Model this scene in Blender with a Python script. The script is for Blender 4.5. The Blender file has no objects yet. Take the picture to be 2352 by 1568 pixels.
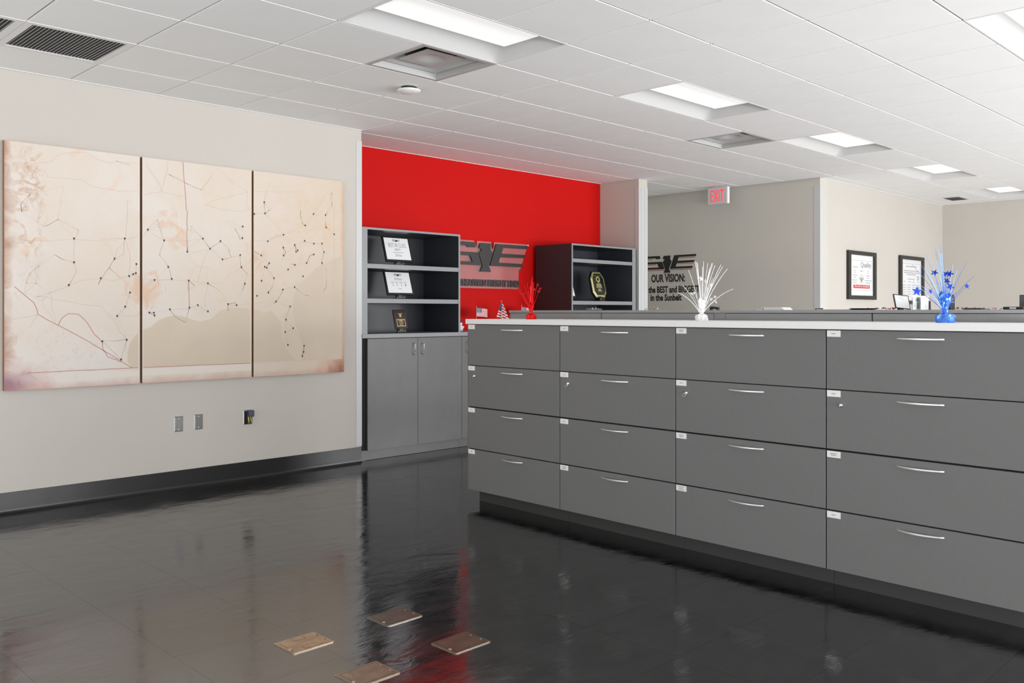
import bpy, bmesh, math, random
from mathutils import Vector, Matrix
C = bpy.context
SC = C.scene
COL = SC.collection
PI = math.pi
F = 1.33            # camera height: heights measured from eye level get + F
H = 2.938           # ceiling height
T = 0.6096          # ceiling module

# ---------------- camera ----------------
cd = bpy.data.cameras.new('camera')
cam = bpy.data.objects.new('camera', cd); COL.objects.link(cam)
cam.location = (-2.1849, -4.7679, F)
cam.rotation_euler = (PI / 2, 0, 0.7866 - PI / 2)
cd.sensor_width = 36.0
cd.lens = 2043.9 / 2352 * 36.0
cd.shift_y = -(784 - 716.24) / 2352
cd.clip_start = 0.05
SC.camera = cam

# ---------------- world, light, exposure ----------------
w = bpy.data.worlds.new('world'); SC.world = w; w.use_nodes = True
w.node_tree.nodes['Background'].inputs[0].default_value = (0.9, 0.95, 1.0, 1)
w.node_tree.nodes['Background'].inputs[1].default_value = 1.0
def area_light(name, loc, rot, sx, sy, power, col=(1, 1, 1)):
    l = bpy.data.lights.new(name, 'AREA'); l.shape = 'RECTANGLE'; l.size = sx; l.size_y = sy
    l.energy = power; l.color = col
    o = bpy.data.objects.new(name, l); COL.objects.link(o); o.location = loc; o.rotation_euler = rot
    return o
WIN_X = [-2.4, 1.4, 5.2, 9.0]        # unseen glazing assumed behind the camera; its lamps and added uplights fill the room
for x, sky, gnd in zip(WIN_X, (62, 84, 330, 330), (275, 285, 155, 140)):
    area_light('unseen_window_fill', (x, -9.48, 1.4), (PI / 2 - (0.6 if x > 4 else 0), 0, 0), 3.2, 2.2, sky, (0.97, 0.985, 1.0))  # fill from unseen windows; some tilted down to bounce off the pale floor
    area_light('added_ceiling_fill', (x, -9.45, 0.55), (PI / 2 + 1.0, 0, 0), 3.2, 0.9, gnd, (1.0, 0.995, 0.985))  # added uplight that brightens the ceiling, no source known there
for y in (-4.6, -0.6):  # fill lamps added on the entrance side, which has no known windows
    area_light('unseen_window_fill', (-4.48, y, 1.4), (PI / 2, 0, -PI / 2), 3.2, 2.2, 16, (0.97, 0.985, 1.0))
    area_light('added_ceiling_fill', (-4.45, y, 0.55), (PI / 2 + 1.1, 0, -PI / 2), 3.2, 0.9, 58, (1.0, 0.995, 0.985))
LENS = 0.6
SC.view_settings.view_transform = 'Standard'
SC.view_settings.look = 'None'
SC.view_settings.exposure = -0.1
SC.view_settings.gamma = 1.0
SC.view_settings.use_curve_mapping = False

# ---------------- helpers ----------------
def lin(c):
    return tuple((v / 12.92 if v <= 0.04045 else ((v + 0.055) / 1.055) ** 2.4) for v in [x / 255 for x in c])
def mat(name, rgb, rough=0.5, metal=0.0, spec=0.5, noise=0.0, nscale=8.0, bump=0.0, bscale=60.0, emit=None, estr=0.0, coat=0.0):
    m = bpy.data.materials.new(name); m.use_nodes = True
    nt = m.node_tree; b = nt.nodes['Principled BSDF']
    col = (*rgb, 1)
    b.inputs['Base Color'].default_value = col
    b.inputs['Roughness'].default_value = rough
    b.inputs['Metallic'].default_value = metal
    b.inputs['Specular IOR Level'].default_value = spec
    b.inputs['Coat Weight'].default_value = coat
    b.inputs['Coat Roughness'].default_value = 0.05
    tc = nt.nodes.new('ShaderNodeTexCoord')
    if noise > 0:
        n = nt.nodes.new('ShaderNodeTexNoise'); n.inputs['Scale'].default_value = nscale; n.inputs['Detail'].default_value = 5
        nt.links.new(tc.outputs['Object'], n.inputs['Vector'])
        r = nt.nodes.new('ShaderNodeMapRange'); r.inputs['From Min'].default_value = 0.3; r.inputs['From Max'].default_value = 0.7
        r.inputs['To Min'].default_value = 1 - noise; r.inputs['To Max'].default_value = 1 + noise
        nt.links.new(n.outputs['Fac'], r.inputs['Value'])
        mx = nt.nodes.new('ShaderNodeVectorMath'); mx.operation = 'SCALE'
        mx.inputs[0].default_value = rgb
        nt.links.new(r.outputs['Result'], mx.inputs['Scale'])
        nt.links.new(mx.outputs['Vector'], b.inputs['Base Color'])
    if bump > 0:
        n2 = nt.nodes.new('ShaderNodeTexNoise'); n2.inputs['Scale'].default_value = bscale; n2.inputs['Detail'].default_value = 3
        nt.links.new(tc.outputs['Object'], n2.inputs['Vector'])
        bp = nt.nodes.new('ShaderNodeBump'); bp.inputs['Strength'].default_value = bump; bp.inputs['Distance'].default_value = 0.01
        nt.links.new(n2.outputs['Fac'], bp.inputs['Height']); nt.links.new(bp.outputs['Normal'], b.inputs['Normal'])
    if emit:
        b.inputs['Emission Color'].default_value = (*emit, 1); b.inputs['Emission Strength'].default_value = estr
    return m

def new_obj(name, me, parent=None, mats=None):
    o = bpy.data.objects.new(name, me); COL.objects.link(o)
    if parent: o.parent = parent
    return o
def finish(name, bm, m, parent=None, smooth=False, angle=None):
    me = bpy.data.meshes.new(name)
    bmesh.ops.recalc_face_normals(bm, faces=bm.faces)
    bm.to_mesh(me); bm.free()
    for k in (m if isinstance(m, (list, tuple)) else [m]): me.materials.append(k)
    if smooth:
        me.shade_smooth()
        if angle is not None:
            me.set_sharp_from_angle(angle=angle)
    return new_obj(name, me, parent)
def box(bm, x0, x1, y0, y1, z0, z1, bev=0.0, seg=1, mi=0):
    vs = [bm.verts.new(p) for p in ((x0, y0, z0), (x1, y0, z0), (x1, y1, z0), (x0, y1, z0), (x0, y0, z1), (x1, y0, z1), (x1, y1, z1), (x0, y1, z1))]
    fs = [bm.faces.new([vs[i] for i in q]) for q in ((3, 2, 1, 0), (4, 5, 6, 7), (0, 1, 5, 4), (1, 2, 6, 5), (2, 3, 7, 6), (3, 0, 4, 7))]
    for f in fs: f.material_index = mi
    if bev > 0:
        es = list({e for f in fs for e in f.edges})
        bmesh.ops.bevel(bm, geom=es, offset=bev, segments=seg, affect='EDGES', profile=0.5)
    return vs
def obox(name, m, parent, x0, x1, y0, y1, z0, z1, bev=0.0, seg=1):
    bm = bmesh.new(); box(bm, x0, x1, y0, y1, z0, z1, bev, seg)
    return finish(name, bm, m, parent)
def tube(bm, pts, r0, r1=None, n=8, mi=0, flat=1.0, caps=True):
    r1 = r0 if r1 is None else r1
    pts = [Vector(p) for p in pts]
    rings = []
    for i, p in enumerate(pts):
        d = (pts[min(i + 1, len(pts) - 1)] - pts[max(i - 1, 0)]).normalized()
        a = d.cross(Vector((0, 0, 1)))
        if a.length < 1e-3: a = Vector((1, 0, 0))
        a.normalize(); b = a.cross(d).normalized()
        r = r0 + (r1 - r0) * i / (len(pts) - 1)
        rings.append([bm.verts.new(p + a * math.cos(2 * PI * k / n) * r + b * math.sin(2 * PI * k / n) * r * flat) for k in range(n)])
    for i in range(len(rings) - 1):
        for k in range(n):
            f = bm.faces.new((rings[i][k], rings[i][(k + 1) % n], rings[i + 1][(k + 1) % n], rings[i + 1][k])); f.material_index = mi
    if caps:
        for rg in (rings[0], rings[-1]):
            f = bm.faces.new(rg); f.material_index = mi
def lathe(bm, prof, n=24, c=(0, 0, 0), mi=0):
    rings = []
    for r, z in prof:
        if r < 1e-6: rings.append([bm.verts.new((c[0], c[1], c[2] + z))])
        else: rings.append([bm.verts.new((c[0] + r * math.cos(2 * PI * k / n), c[1] + r * math.sin(2 * PI * k / n), c[2] + z)) for k in range(n)])
    for a, b in zip(rings[:-1], rings[1:]):
        for k in range(n):
            q = (k + 1) % n
            vs = [a[0] if len(a) == 1 else a[k]] + ([] if len(a) == 1 else [a[q]]) + ([b[0]] if len(b) == 1 else [b[q], b[k]])
            f = bm.faces.new(vs); f.material_index = mi
    for rg in (rings[0], rings[-1]):
        if len(rg) > 2:
            f = bm.faces.new(rg); f.material_index = mi
def prism(bm, pts, fn, d0, d1, mi=0):
    """closed outline pts (2-D) extruded from depth d0 to d1; fn(u, v, d) gives the 3-D point"""
    a = [bm.verts.new(fn(u, v, d0)) for u, v in pts]; b = [bm.verts.new(fn(u, v, d1)) for u, v in pts]
    fs = [bm.faces.new(a), bm.faces.new(list(reversed(b)))]
    for i in range(len(pts)):
        j = (i + 1) % len(pts); fs.append(bm.faces.new((a[j], a[i], b[i], b[j])))
    for f in fs: f.material_index = mi; f.normal_update()
    bmesh.ops.triangulate(bm, faces=fs[:2])
def thing(name, label, cat, loc=(0, 0, 0), rz=0.0, group=None):
    o = bpy.data.objects.new(name, None); COL.objects.link(o)
    o.empty_display_size = 0.05; o.location = loc; o.rotation_euler = (0, 0, rz)
    return tag(o, label, cat, group)
def tag(o, label, cat, group=None, kind=None):
    o['label'] = label; o['category'] = cat
    if group: o['group'] = group
    if kind: o['kind'] = kind
    return o
def struct(o):
    o['kind'] = 'structure'; return o
def copy_tree(o, parent=None):
    c = o.copy(); COL.objects.link(c)
    if parent is not None: c.parent = parent
    for ch in list(o.children): copy_tree(ch, c)
    return c
def text_mesh(body, size, ext=0.0, sx=1.0, bold=0.0, align='CENTER', res=3):
    cu = bpy.data.curves.new('lettering', 'FONT'); cu.body = body; cu.size = size
    cu.align_x = align; cu.align_y = 'BOTTOM_BASELINE'; cu.extrude = ext; cu.offset = bold; cu.resolution_u = res
    o = bpy.data.objects.new('lettering', cu); COL.objects.link(o)
    C.view_layer.update()
    me = bpy.data.meshes.new_from_object(o.evaluated_get(C.evaluated_depsgraph_get()))
    bpy.data.objects.remove(o); bpy.data.curves.remove(cu)
    for v in me.vertices: v.co.x *= sx
    return me
def text_obj(name, body, size, m, parent, loc, rot, width=None, height=None, ext=0.0008, bold=0.0, align='CENTER', res=3):
    """lettering fitted to an exact width and cap height, standing in its local xy plane"""
    me = text_mesh(body, size, ext, 1.0, bold, align, res)
    xs = [v.co.x for v in me.vertices]; ys = [v.co.y for v in me.vertices]
    if not xs: return None
    if width:
        k = width / (max(xs) - min(xs))
        for v in me.vertices: v.co.x *= k
    if height:
        k = height / (max(ys) - min(ys)); y0 = min(ys)
        for v in me.vertices: v.co.y = (v.co.y - y0) * k
    me.materials.clear(); me.materials.append(m)
    o = new_obj(name, me, parent); o.location = loc; o.rotation_euler = rot
    return o

# ---------------- materials ----------------
M_wall = mat('wall_paint', (0.545, 0.513, 0.472), 0.75, noise=0.015, nscale=1.5, bump=0.03, bscale=180)
M_wall2 = mat('wall_paint_grey', (0.56, 0.54, 0.49), 0.75, noise=0.015, nscale=1.5, bump=0.03, bscale=180)
M_red = mat('red_paint', (0.55, 0.004, 0.003), 0.65, spec=0.15, noise=0.02, nscale=1.2)
M_ceil = mat('ceiling_board', (0.91, 0.91, 0.91), 0.9, noise=0.015, nscale=3.0, bump=0.05, bscale=260)
M_grid = mat('grid_steel', (0.45, 0.45, 0.45), 0.6)
M_angle = mat('wall_angle', (0.75, 0.75, 0.75), 0.5)
M_white = mat('white_metal', (0.80, 0.80, 0.80), 0.4)
M_refl = mat('lamp_reflector', (0.62, 0.62, 0.62), 0.5)
M_guard = mat('white_vinyl', (0.56, 0.57, 0.57), 0.35)
M_base = mat('black_rubber', (0.022, 0.022, 0.022), 0.28, bump=0.08, bscale=9)
M_drawer = mat('grey_laminate', (0.172, 0.172, 0.172), 0.55, spec=0.35, noise=0.02, nscale=40)
M_drawer_lit = mat('grey_laminate_lit', (0.33, 0.33, 0.33), 0.55, spec=0.35, noise=0.02, nscale=40)  # same laminate as the drawers, lightened to paint in the back row's stronger light
M_body = mat('carcass_dark', (0.05, 0.05, 0.05), 0.6)
M_gap = mat('shadow_black', (0.008, 0.008, 0.008), 0.8)
M_toe = mat('toe_kick_grey', (0.045, 0.045, 0.045), 0.45)
M_top = mat('white_laminate', (0.86, 0.86, 0.86), 0.45)
M_chrome = mat('chrome', (0.85, 0.85, 0.85), 0.16, 1.0)
M_nickel = mat('brushed_nickel', (0.86, 0.86, 0.85), 0.42, 0.85)
M_card = mat('white_card', (0.86, 0.86, 0.86), 0.5)
M_ink = mat('grey_ink', (0.25, 0.25, 0.25), 0.8)
M_black = mat('black_gloss', (0.012, 0.012, 0.012), 0.3)
M_blackm = mat('black_matte', (0.015, 0.015, 0.015), 0.6)
M_steel = mat('steel_plate', (0.42, 0.42, 0.42), 0.3, 1.0)
M_cab = mat('metal_laminate', (0.10, 0.10, 0.101), 0.36, noise=0.07, nscale=5, spec=0.6)
M_cabtop = mat('metal_laminate_edge', (0.25, 0.258, 0.272), 0.35, noise=0.03, nscale=20)
M_shelfin = mat('shelf_interior', (0.040, 0.044, 0.054), 0.35, noise=0.05, nscale=4)
M_shelfside = mat('shelf_side_reflection', (0.040, 0.024, 0.026), 0.55)  # plum tint paints in the red wall's reflection
M_lens2 = mat('added_corridor_lens', (0.9, 0.9, 0.9), 0.5, emit=(1.0, 0.995, 0.985), estr=3.4)  # unseen corridor fixture, added to brighten the corridor wall
M_lens = mat('lamp_lens', (0.9, 0.9, 0.9), 0.5, emit=(1.0, 0.995, 0.985), estr=LENS)

# floor: black tile, embossed like slate, waxed
def floor_mat():
    m = bpy.data.materials.new('black_floor_tile'); m.use_nodes = True
    nt = m.node_tree; b = nt.nodes['Principled BSDF']
    g = nt.nodes.new('ShaderNodeNewGeometry'); oi = nt.nodes.new('ShaderNodeObjectInfo')
    mp = nt.nodes.new('ShaderNodeMapping'); mp.inputs['Scale'].default_value = (1.0, 2.2, 1.0)
    nt.links.new(g.outputs['Position'], mp.inputs['Vector'])
    n1 = nt.nodes.new('ShaderNodeTexNoise'); n1.inputs['Scale'].default_value = 7; n1.inputs['Detail'].default_value = 8; n1.inputs['Roughness'].default_value = 0.65
    n1.inputs['Distortion'].default_value = 1.2
    nt.links.new(mp.outputs['Vector'], n1.inputs['Vector'])
    cr = nt.nodes.new('ShaderNodeValToRGB')
    cr.color_ramp.elements[0].position = 0.3; cr.color_ramp.elements[0].color = (0.003, 0.003, 0.003, 1)
    cr.color_ramp.elements[1].position = 0.75; cr.color_ramp.elements[1].color = (0.016, 0.016, 0.0162, 1)
    nt.links.new(n1.outputs['Fac'], cr.inputs['Fac'])
    mr = nt.nodes.new('ShaderNodeMapRange'); mr.inputs['To Min'].default_value = 0.8; mr.inputs['To Max'].default_value = 1.25
    nt.links.new(oi.outputs['Random'], mr.inputs['Value'])
    vm = nt.nodes.new('ShaderNodeVectorMath'); vm.operation = 'SCALE'
    nt.links.new(cr.outputs['Color'], vm.inputs[0]); nt.links.new(mr.outputs['Result'], vm.inputs['Scale'])
    nt.links.new(vm.outputs['Vector'], b.inputs['Base Color'])
    b.inputs['IOR'].default_value = 2.35
    n2 = nt.nodes.new('ShaderNodeTexNoise'); n2.inputs['Scale'].default_value = 5; n2.inputs['Detail'].default_value = 6
    nt.links.new(mp.outputs['Vector'], n2.inputs['Vector'])
    rr = nt.nodes.new('ShaderNodeMapRange'); rr.inputs['From Min'].default_value = 0.3; rr.inputs['From Max'].default_value = 0.7
    rr.inputs['To Min'].default_value = 0.07; rr.inputs['To Max'].default_value = 0.19
    nt.links.new(n2.outputs['Fac'], rr.inputs['Value']); nt.links.new(rr.outputs['Result'], b.inputs['Roughness'])
    n3 = nt.nodes.new('ShaderNodeTexNoise'); n3.inputs['Scale'].default_value = 3.2; n3.inputs['Detail'].default_value = 5; n3.inputs['Roughness'].default_value = 0.55
    n3.inputs['Distortion'].default_value = 0.8
    nt.links.new(mp.outputs['Vector'], n3.inputs['Vector'])
    bp = nt.nodes.new('ShaderNodeBump'); bp.inputs['Strength'].default_value = 0.085; bp.inputs['Distance'].default_value = 0.03
    nt.links.new(n3.outputs['Fac'], bp.inputs['Height']); nt.links.new(bp.outputs['Normal'], b.inputs['Normal'])
    return m
M_floor = floor_mat()
M_joint = mat('floor_joint', (0.006, 0.006, 0.006), 0.6)

# ================= SETTING =================
XW, XE, YS = -4.5, 11.95, -9.5        # room limits
YL, YR = 1.76, 2.36                   # left wall face, red wall face
# floor: base slab with an individual mesh for every tile
M_bounce_floor = mat('pale_bounce_floor', (0.62, 0.61, 0.60), 0.6, noise=0.04, nscale=6)  # hidden floor made pale so its bounce lifts the ceiling
fl = struct(obox('floor', M_joint, None, XW - 0.1, XE + 0.1, YS - 0.1, 5.1, -0.12, -0.003))
FT = 0.4572
obox('bounce_floor_sheet', M_bounce_floor, fl, 2.75, XE, -6.5, 0.17, -0.004, 0.0); obox('bounce_floor_sheet', M_bounce_floor, fl, 4.6, 7.95, 0.17, 1.70, -0.004, 0.0); obox('bounce_floor_sheet', M_bounce_floor, fl, 6.66, 7.95, 1.70, 4.9, -0.004, 0.0)
tile_cache = {}
def view_dir(p):
    d = Vector(p) - Vector((-2.1849, -4.7679, F))
    f = Vector((math.cos(0.7866), math.sin(0.7866), 0)); r = Vector((math.sin(0.7866), -math.cos(0.7866), 0))
    z = d.dot(f)
    return z, (d.dot(r) / z if z > 0.05 else 99), (d.z / z if z > 0.05 else 99)
def near_view(p, margin=0.12):
    z, u, v = view_dir(p)
    return z > 0.05 and abs(u) < 0.575 + margin and -0.417 - margin < v < 0.350 + margin
n_ft = 0
for i in range(-8, 16):
    for j in range(-16, 10):
        x0 = -0.684 + FT * i; y0 = -1.876 + FT * j
        x1, y1 = x0 + FT, y0 + FT
        if x0 > 2.3 and y0 < -0.3: continue
        if x0 > 2.1 and y1 < -0.6: continue
        xmax = 4.4
        if x0 > xmax: continue
        ym = YL if x1 <= 2.45 else 1.80
        y1 = min(y1, ym)
        if y1 - y0 < 0.03: continue
        if not any(near_view((px, py, 0), 0.10) for px in (x0, x1) for py in (y0, y1)): continue
        key = round(y1 - y0, 4)
        if key not in tile_cache:
            bm = bmesh.new(); g = 0.0003
            box(bm, g, FT - g, g, y1 - y0 - g, -0.003, 0.0)
            me = bpy.data.meshes.new('floor_tile'); bmesh.ops.recalc_face_normals(bm, faces=bm.faces); bm.to_mesh(me); bm.free()
            me.materials.append(M_floor); tile_cache[key] = me
        o = new_obj('floor_tile', tile_cache[key], fl); o.location = (x0, y0, 0); n_ft += 1

# walls
def wall(name, m, *boxes):
    bm = bmesh.new()
    for b in boxes: box(bm, *b)
    return struct(finish(name, bm, m))
ZT = H + 0.25
wall('wall_left', M_wall, (XW - 0.1, 2.44, YL, 2.6, -0.003, ZT))
wall('wall_back', M_red, (2.44, 6.49, YR, 2.6, -0.003, ZT))
wall('wall_partition', M_wall2, (6.49, 6.66, YL, 5.0, -0.003, ZT))
wall('wall_corridor', M_wall2, (7.95, 8.15, 0.17, 5.0, -0.003, ZT))
wall('wall_corridor_end', M_wall2, (6.66, 7.95, 4.9, 5.0, -0.003, ZT))
wall('wall_right', M_wall, (8.15, XE, 0.17, 0.37, -0.003, ZT))
wall('wall_far', M_wall, (XE, XE + 0.15, YS, 0.37, -0.003, ZT))
# window wall behind the camera: piers, sill and head around four unseen windows assumed for the fill
pb = []
edges = [XW - 0.1] + sum([[x - 1.6, x + 1.6] for x in WIN_X], []) + [XE + 0.15]
for a, b in zip(edges[0::2], edges[1::2]): pb.append((a, b, YS - 0.15, YS, -0.003, ZT))
for x in WIN_X:
    pb.append((x - 1.6, x + 1.6, YS - 0.15, YS, -0.003, 0.08)); pb.append((x - 1.6, x + 1.6, YS - 0.15, YS, 2.55, ZT))
wall('wall_window', M_wall, *pb)
fb = [(XW - 0.15, XW, YS, -6.2, -0.003, ZT), (XW - 0.15, XW, -3.0, -2.2, -0.003, ZT), (XW - 0.15, XW, 1.0, YL, -0.003, ZT)]
for y in (-4.6, -0.6):  # openings added around the entrance-side fill lamps
    fb += [(XW - 0.15, XW, y - 1.6, y + 1.6, -0.003, 0.08), (XW - 0.15, XW, y - 1.6, y + 1.6, 2.55, ZT)]
wall('wall_entrance', M_wall, *fb)

# ceiling: grid deck, with a separate mesh for every lay-in tile
LIGHT_ROWS = (-2, -6, -10)
LIGHT_COLS = (-3, 1, 5, 9, 13, 17)
holes = set()
lights = []
for j in LIGHT_ROWS:
    for i in LIGHT_COLS:
        if j == -2 and i >= 1 or j == -6 and i == 5:
            holes.add((i, j)); holes.add((i + 1, j)); lights.append((i, j))
lights.append((11, 5)); holes.add((11, 5)); holes.add((12, 5))  # extra fixture placed out of sight for the corridor's light
for c in ((2, -1), (8, -1), (-1, 1), (-2, 1)): holes.add(c)
IV = [(XW, 2.44, YL), (2.44, 6.49, YR), (6.49, 6.66, YL), (6.66, 7.95, 4.9), (7.95, 11.95, 0.17)]
def cell_rects(i, j):
    x0, x1, y0, y1 = i * T, (i + 1) * T, j * T, (j + 1) * T
    x0, x1, y0 = max(x0, XW), min(x1, XE), max(y0, YS)
    out = []
    for a, b, ym in IV:
        p, q = max(a, x0), min(b, x1)
        if q - p < 0.01: continue
        t = min(y1, ym)
        if t - y0 < 0.01: continue
        if out and abs(out[-1][3] - t) < 1e-6 and abs(out[-1][1] - p) < 1e-6: out[-1] = (out[-1][0], q, y0, t)
        else: out.append((p, q, y0, t))
    return out
bm = bmesh.new(); vcache = {}
def gv(x, y):
    k = (round(x, 4), round(y, 4))
    if k not in vcache: vcache[k] = bm.verts.new((x, y, H + 0.0095))
    return vcache[k]
cells = []
for i in range(-10, 20):
    for j in range(-15, 9):
        if (i, j) in holes: continue
        for (a, b, c_, d) in cell_rects(i, j):
            bm.faces.new((gv(a, c_), gv(a, d), gv(b, d), gv(b, c_))); cells.append((i, j, a, b, c_, d))
ceil = struct(finish('ceiling', bm, M_grid))
ct_cache = {}
G = 0.0065
n_ct = 0
rest = bmesh.new()
for (i, j, a, b, c_, d) in cells:
    ga = G; W_, D_ = b - a, d - c_
    if W_ < 0.03 or D_ < 0.03: continue
    if not any(near_view((px, py, H), 0.04) for px in (a, b, (a + b) / 2) for py in (c_, d, (c_ + d) / 2)):
        if near_view(((a + b) / 2, (c_ + d) / 2, H), 0.6):
            box(rest, a + G, b - G, c_ + G, d - G, H, H + 0.006)
        continue
    k = (round(W_, 3), round(D_, 3))
    if k not in ct_cache:
        tb = bmesh.new(); box(tb, G, W_ - G, G, D_ - G, 0, 0.009, 0.001)
        me = bpy.data.meshes.new('ceiling_tile'); bmesh.ops.recalc_face_normals(tb, faces=tb.faces); tb.to_mesh(me); tb.free()
        me.materials.append(M_ceil); ct_cache[k] = me
    o = new_obj('ceiling_tile', ct_cache[k], ceil); o.location = (a, c_, H); n_ct += 1
r = finish('ceiling_tiling', rest, M_ceil, ceil); r['kind'] = 'stuff'
print('floor tiles', n_ft, 'ceiling tiles', n_ct)

# wall angle moulding, corner guards, baseboards
struct(obox('trim_1', M_angle, None, XW, 2.44, YL - 0.016, YL, H - 0.004, H + 0.004))
struct(obox('trim_2', M_angle, None, 2.44, 6.49, YR - 0.016, YR, H - 0.004, H + 0.004))
struct(obox('trim_3', M_angle, None, 8.0, XE, 0.154, 0.17, H - 0.004, H + 0.004))
GZ0, GZ1 = F - 1.185, F + 1.512
def guard(name, pts, z0=GZ0, z1=GZ1):
    bm = bmesh.new()
    prism(bm, pts, lambda u, v, d: (u, v, d), z0, z1)
    return struct(finish(name, bm, M_guard))
guard('trim_4', [(2.384, YL), (2.384, YL - 0.004), (2.444, YL - 0.004), (2.444, YL + 0.056), (2.44, YL + 0.056), (2.44, YL)])
guard('trim_5', [(6.49, 1.815), (6.486, 1.815), (6.486, YL - 0.004), (6.53, YL - 0.004), (6.53, YL - 0.001), (6.536, YL - 0.001), (6.536, YL - 0.004), (6.60, YL - 0.004),
                 (6.60, YL - 0.001), (6.606, YL - 0.001), (6.606, YL - 0.004), (6.664, YL - 0.004), (6.664, 1.815), (6.66, 1.815), (6.66, YL), (6.49, YL)])
guard('trim_6', [(7.95, 0.245), (7.946, 0.245), (7.946, 0.166), (8.02, 0.166), (8.02, 0.17), (7.95, 0.17)])
def baseboard(name, x0, x1, yf, sgn=-1):
    bm = bmesh.new()
    prof = [(0, 0.136), (-0.003, 0.136), (-0.004, 0.134), (-0.004, 0.022), (-0.006, 0.012), (-0.011, 0.005), (-0.019, 0.0015), (-0.02, 0), (0, 0)]
    a = [bm.verts.new((x0, yf + p[0], p[1])) for p in prof]; b = [bm.verts.new((x1, yf + p[0], p[1])) for p in prof]
    bm.faces.new(a); bm.faces.new(list(reversed(b)))
    for i in range(len(prof)):
        j = (i + 1) % len(prof); bm.faces.new((a[j], a[i], b[i], b[j]))
    return struct(finish(name, bm, M_base))
baseboard('baseboard_left', XW, 0.105, YL); baseboard('baseboard_left', 0.107, 2.44, YL)
baseboard('baseboard_right', 8.0, XE, 0.17)

# ================= FILING CABINET RUN =================
RZ = -PI / 2 - 0.0289
RU = Vector((math.cos(RZ), math.sin(RZ), 0)); RN = Vector((-math.sin(RZ), math.cos(RZ), 0))
P0 = Vector((2.006, -0.13, 0))
def run(s, off, z=0.0):
    p = P0 + RU * s + RN * off; p.z = z; return p
CW = 0.8887
ZB = F - 1.242                       # underside of the lowest drawer
DT = [F - 0.087, F - 0.375, F - 0.667, F - 0.957]      # drawer tops
def mesh_of(bm, name, mats):
    me = bpy.data.meshes.new(name); bmesh.ops.recalc_face_normals(bm, faces=bm.faces); bm.to_mesh(me); bm.free()
    for m in mats: me.materials.append(m)
    return me
bm = bmesh.new()                      # bowed bar pull
HWD, HN = 0.108, 14
prev = None
for k in range(HN + 1):
    t = k / HN; x = -HWD + 2 * HWD * t; y = -0.0255 * math.sin(PI * t) ** 0.8 if 0 < t < 1 else 0.004
    ww = 0.0018 + 0.0014 * math.sin(PI * t); hh = 0.0026 + 0.0008 * math.sin(PI * t)
    ring = [bm.verts.new((x, y + sy * ww, sz * hh)) for sy, sz in ((-1, -1), (1, -1), (1, 1), (-1, 1))]
    if prev:
        for q in range(4): bm.faces.new((prev[q], prev[(q + 1) % 4], ring[(q + 1) % 4], ring[q]))
    else: bm.faces.new(ring)
    prev = ring
bm.faces.new(prev)
ME_pull = mesh_of(bm, 'handle', [M_nickel])
bm = bmesh.new()
lathe(bm, [(0.0, 0), (0.010, 0), (0.010, 0.006), (0.0085, 0.010), (0.005, 0.0115), (0.0, 0.0115)], 16)
bmesh.ops.rotate(bm, verts=bm.verts, matrix=Matrix.Rotation(PI / 2, 3, 'X'))
ME_lock = mesh_of(bm, 'lock', [M_chrome]); ME_lock.shade_smooth(); ME_lock.set_sharp_from_angle(angle=0.6)
bm = bmesh.new()
box(bm, -0.0012, 0.0012, -0.020, -0.0105, -0.004, 0.004); 
tube(bm, [(-0.004 + 0.010 * math.cos(a), -0.022 - 0.004 * abs(math.sin(a)), -0.010 + 0.010 * math.sin(a)) for a in [2 * PI * q / 12 for q in range(13)]], 0.0011, n=5)
ME_key = mesh_of(bm, 'key', [M_chrome])
bm = bmesh.new(); box(bm, -0.0012, 0.0012, -0.022, -0.0105, -0.0045, 0.0045, 0.001)
ME_keyshort = mesh_of(bm, 'key', [M_chrome])
bm = bmesh.new(); box(bm, 0.0025, CW - 0.0035, 0, 0.019, -0.2835, 0, 0.0012)
ME_front = mesh_of(bm, 'drawer', [M_drawer])
random.seed(5)
def card_mesh(n):
    bm = bmesh.new(); box(bm, 0, 0.068, -0.0022, 0.0008, -0.031, 0, 0.0008)
    wds = {1: [0.020], 2: [0.034, 0.026], 3: [0.040, 0.030, 0.036]}[n]
    for q, wd in enumerate(wds):
        zc = -0.0155 + (len(wds) - 1) * 0.004 - q * 0.008
        x = 0.034 - wd / 2
        while x < 0.034 + wd / 2:
            l = random.uniform(0.002, 0.006); box(bm, x, min(x + l, 0.034 + wd / 2), -0.0026, -0.0021, zc - 0.0016, zc + 0.0016, mi=1); x += l + 0.001
    return mesh_of(bm, 'label_card', [M_card, M_ink])
CARDS = {n: card_mesh(n) for n in (1, 2, 3)}
where = ['at the left end of the front row', 'second from the left end of the front row',
         'third from left, right below the white foil centerpiece', 'below the blue foil centerpiece, cut by the photo edge']
cards = [(1, 1, 1, 1), (1, 1, 1, 2), (2, 1, 2, 3), (1, 1, 2, 1)]
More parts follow.
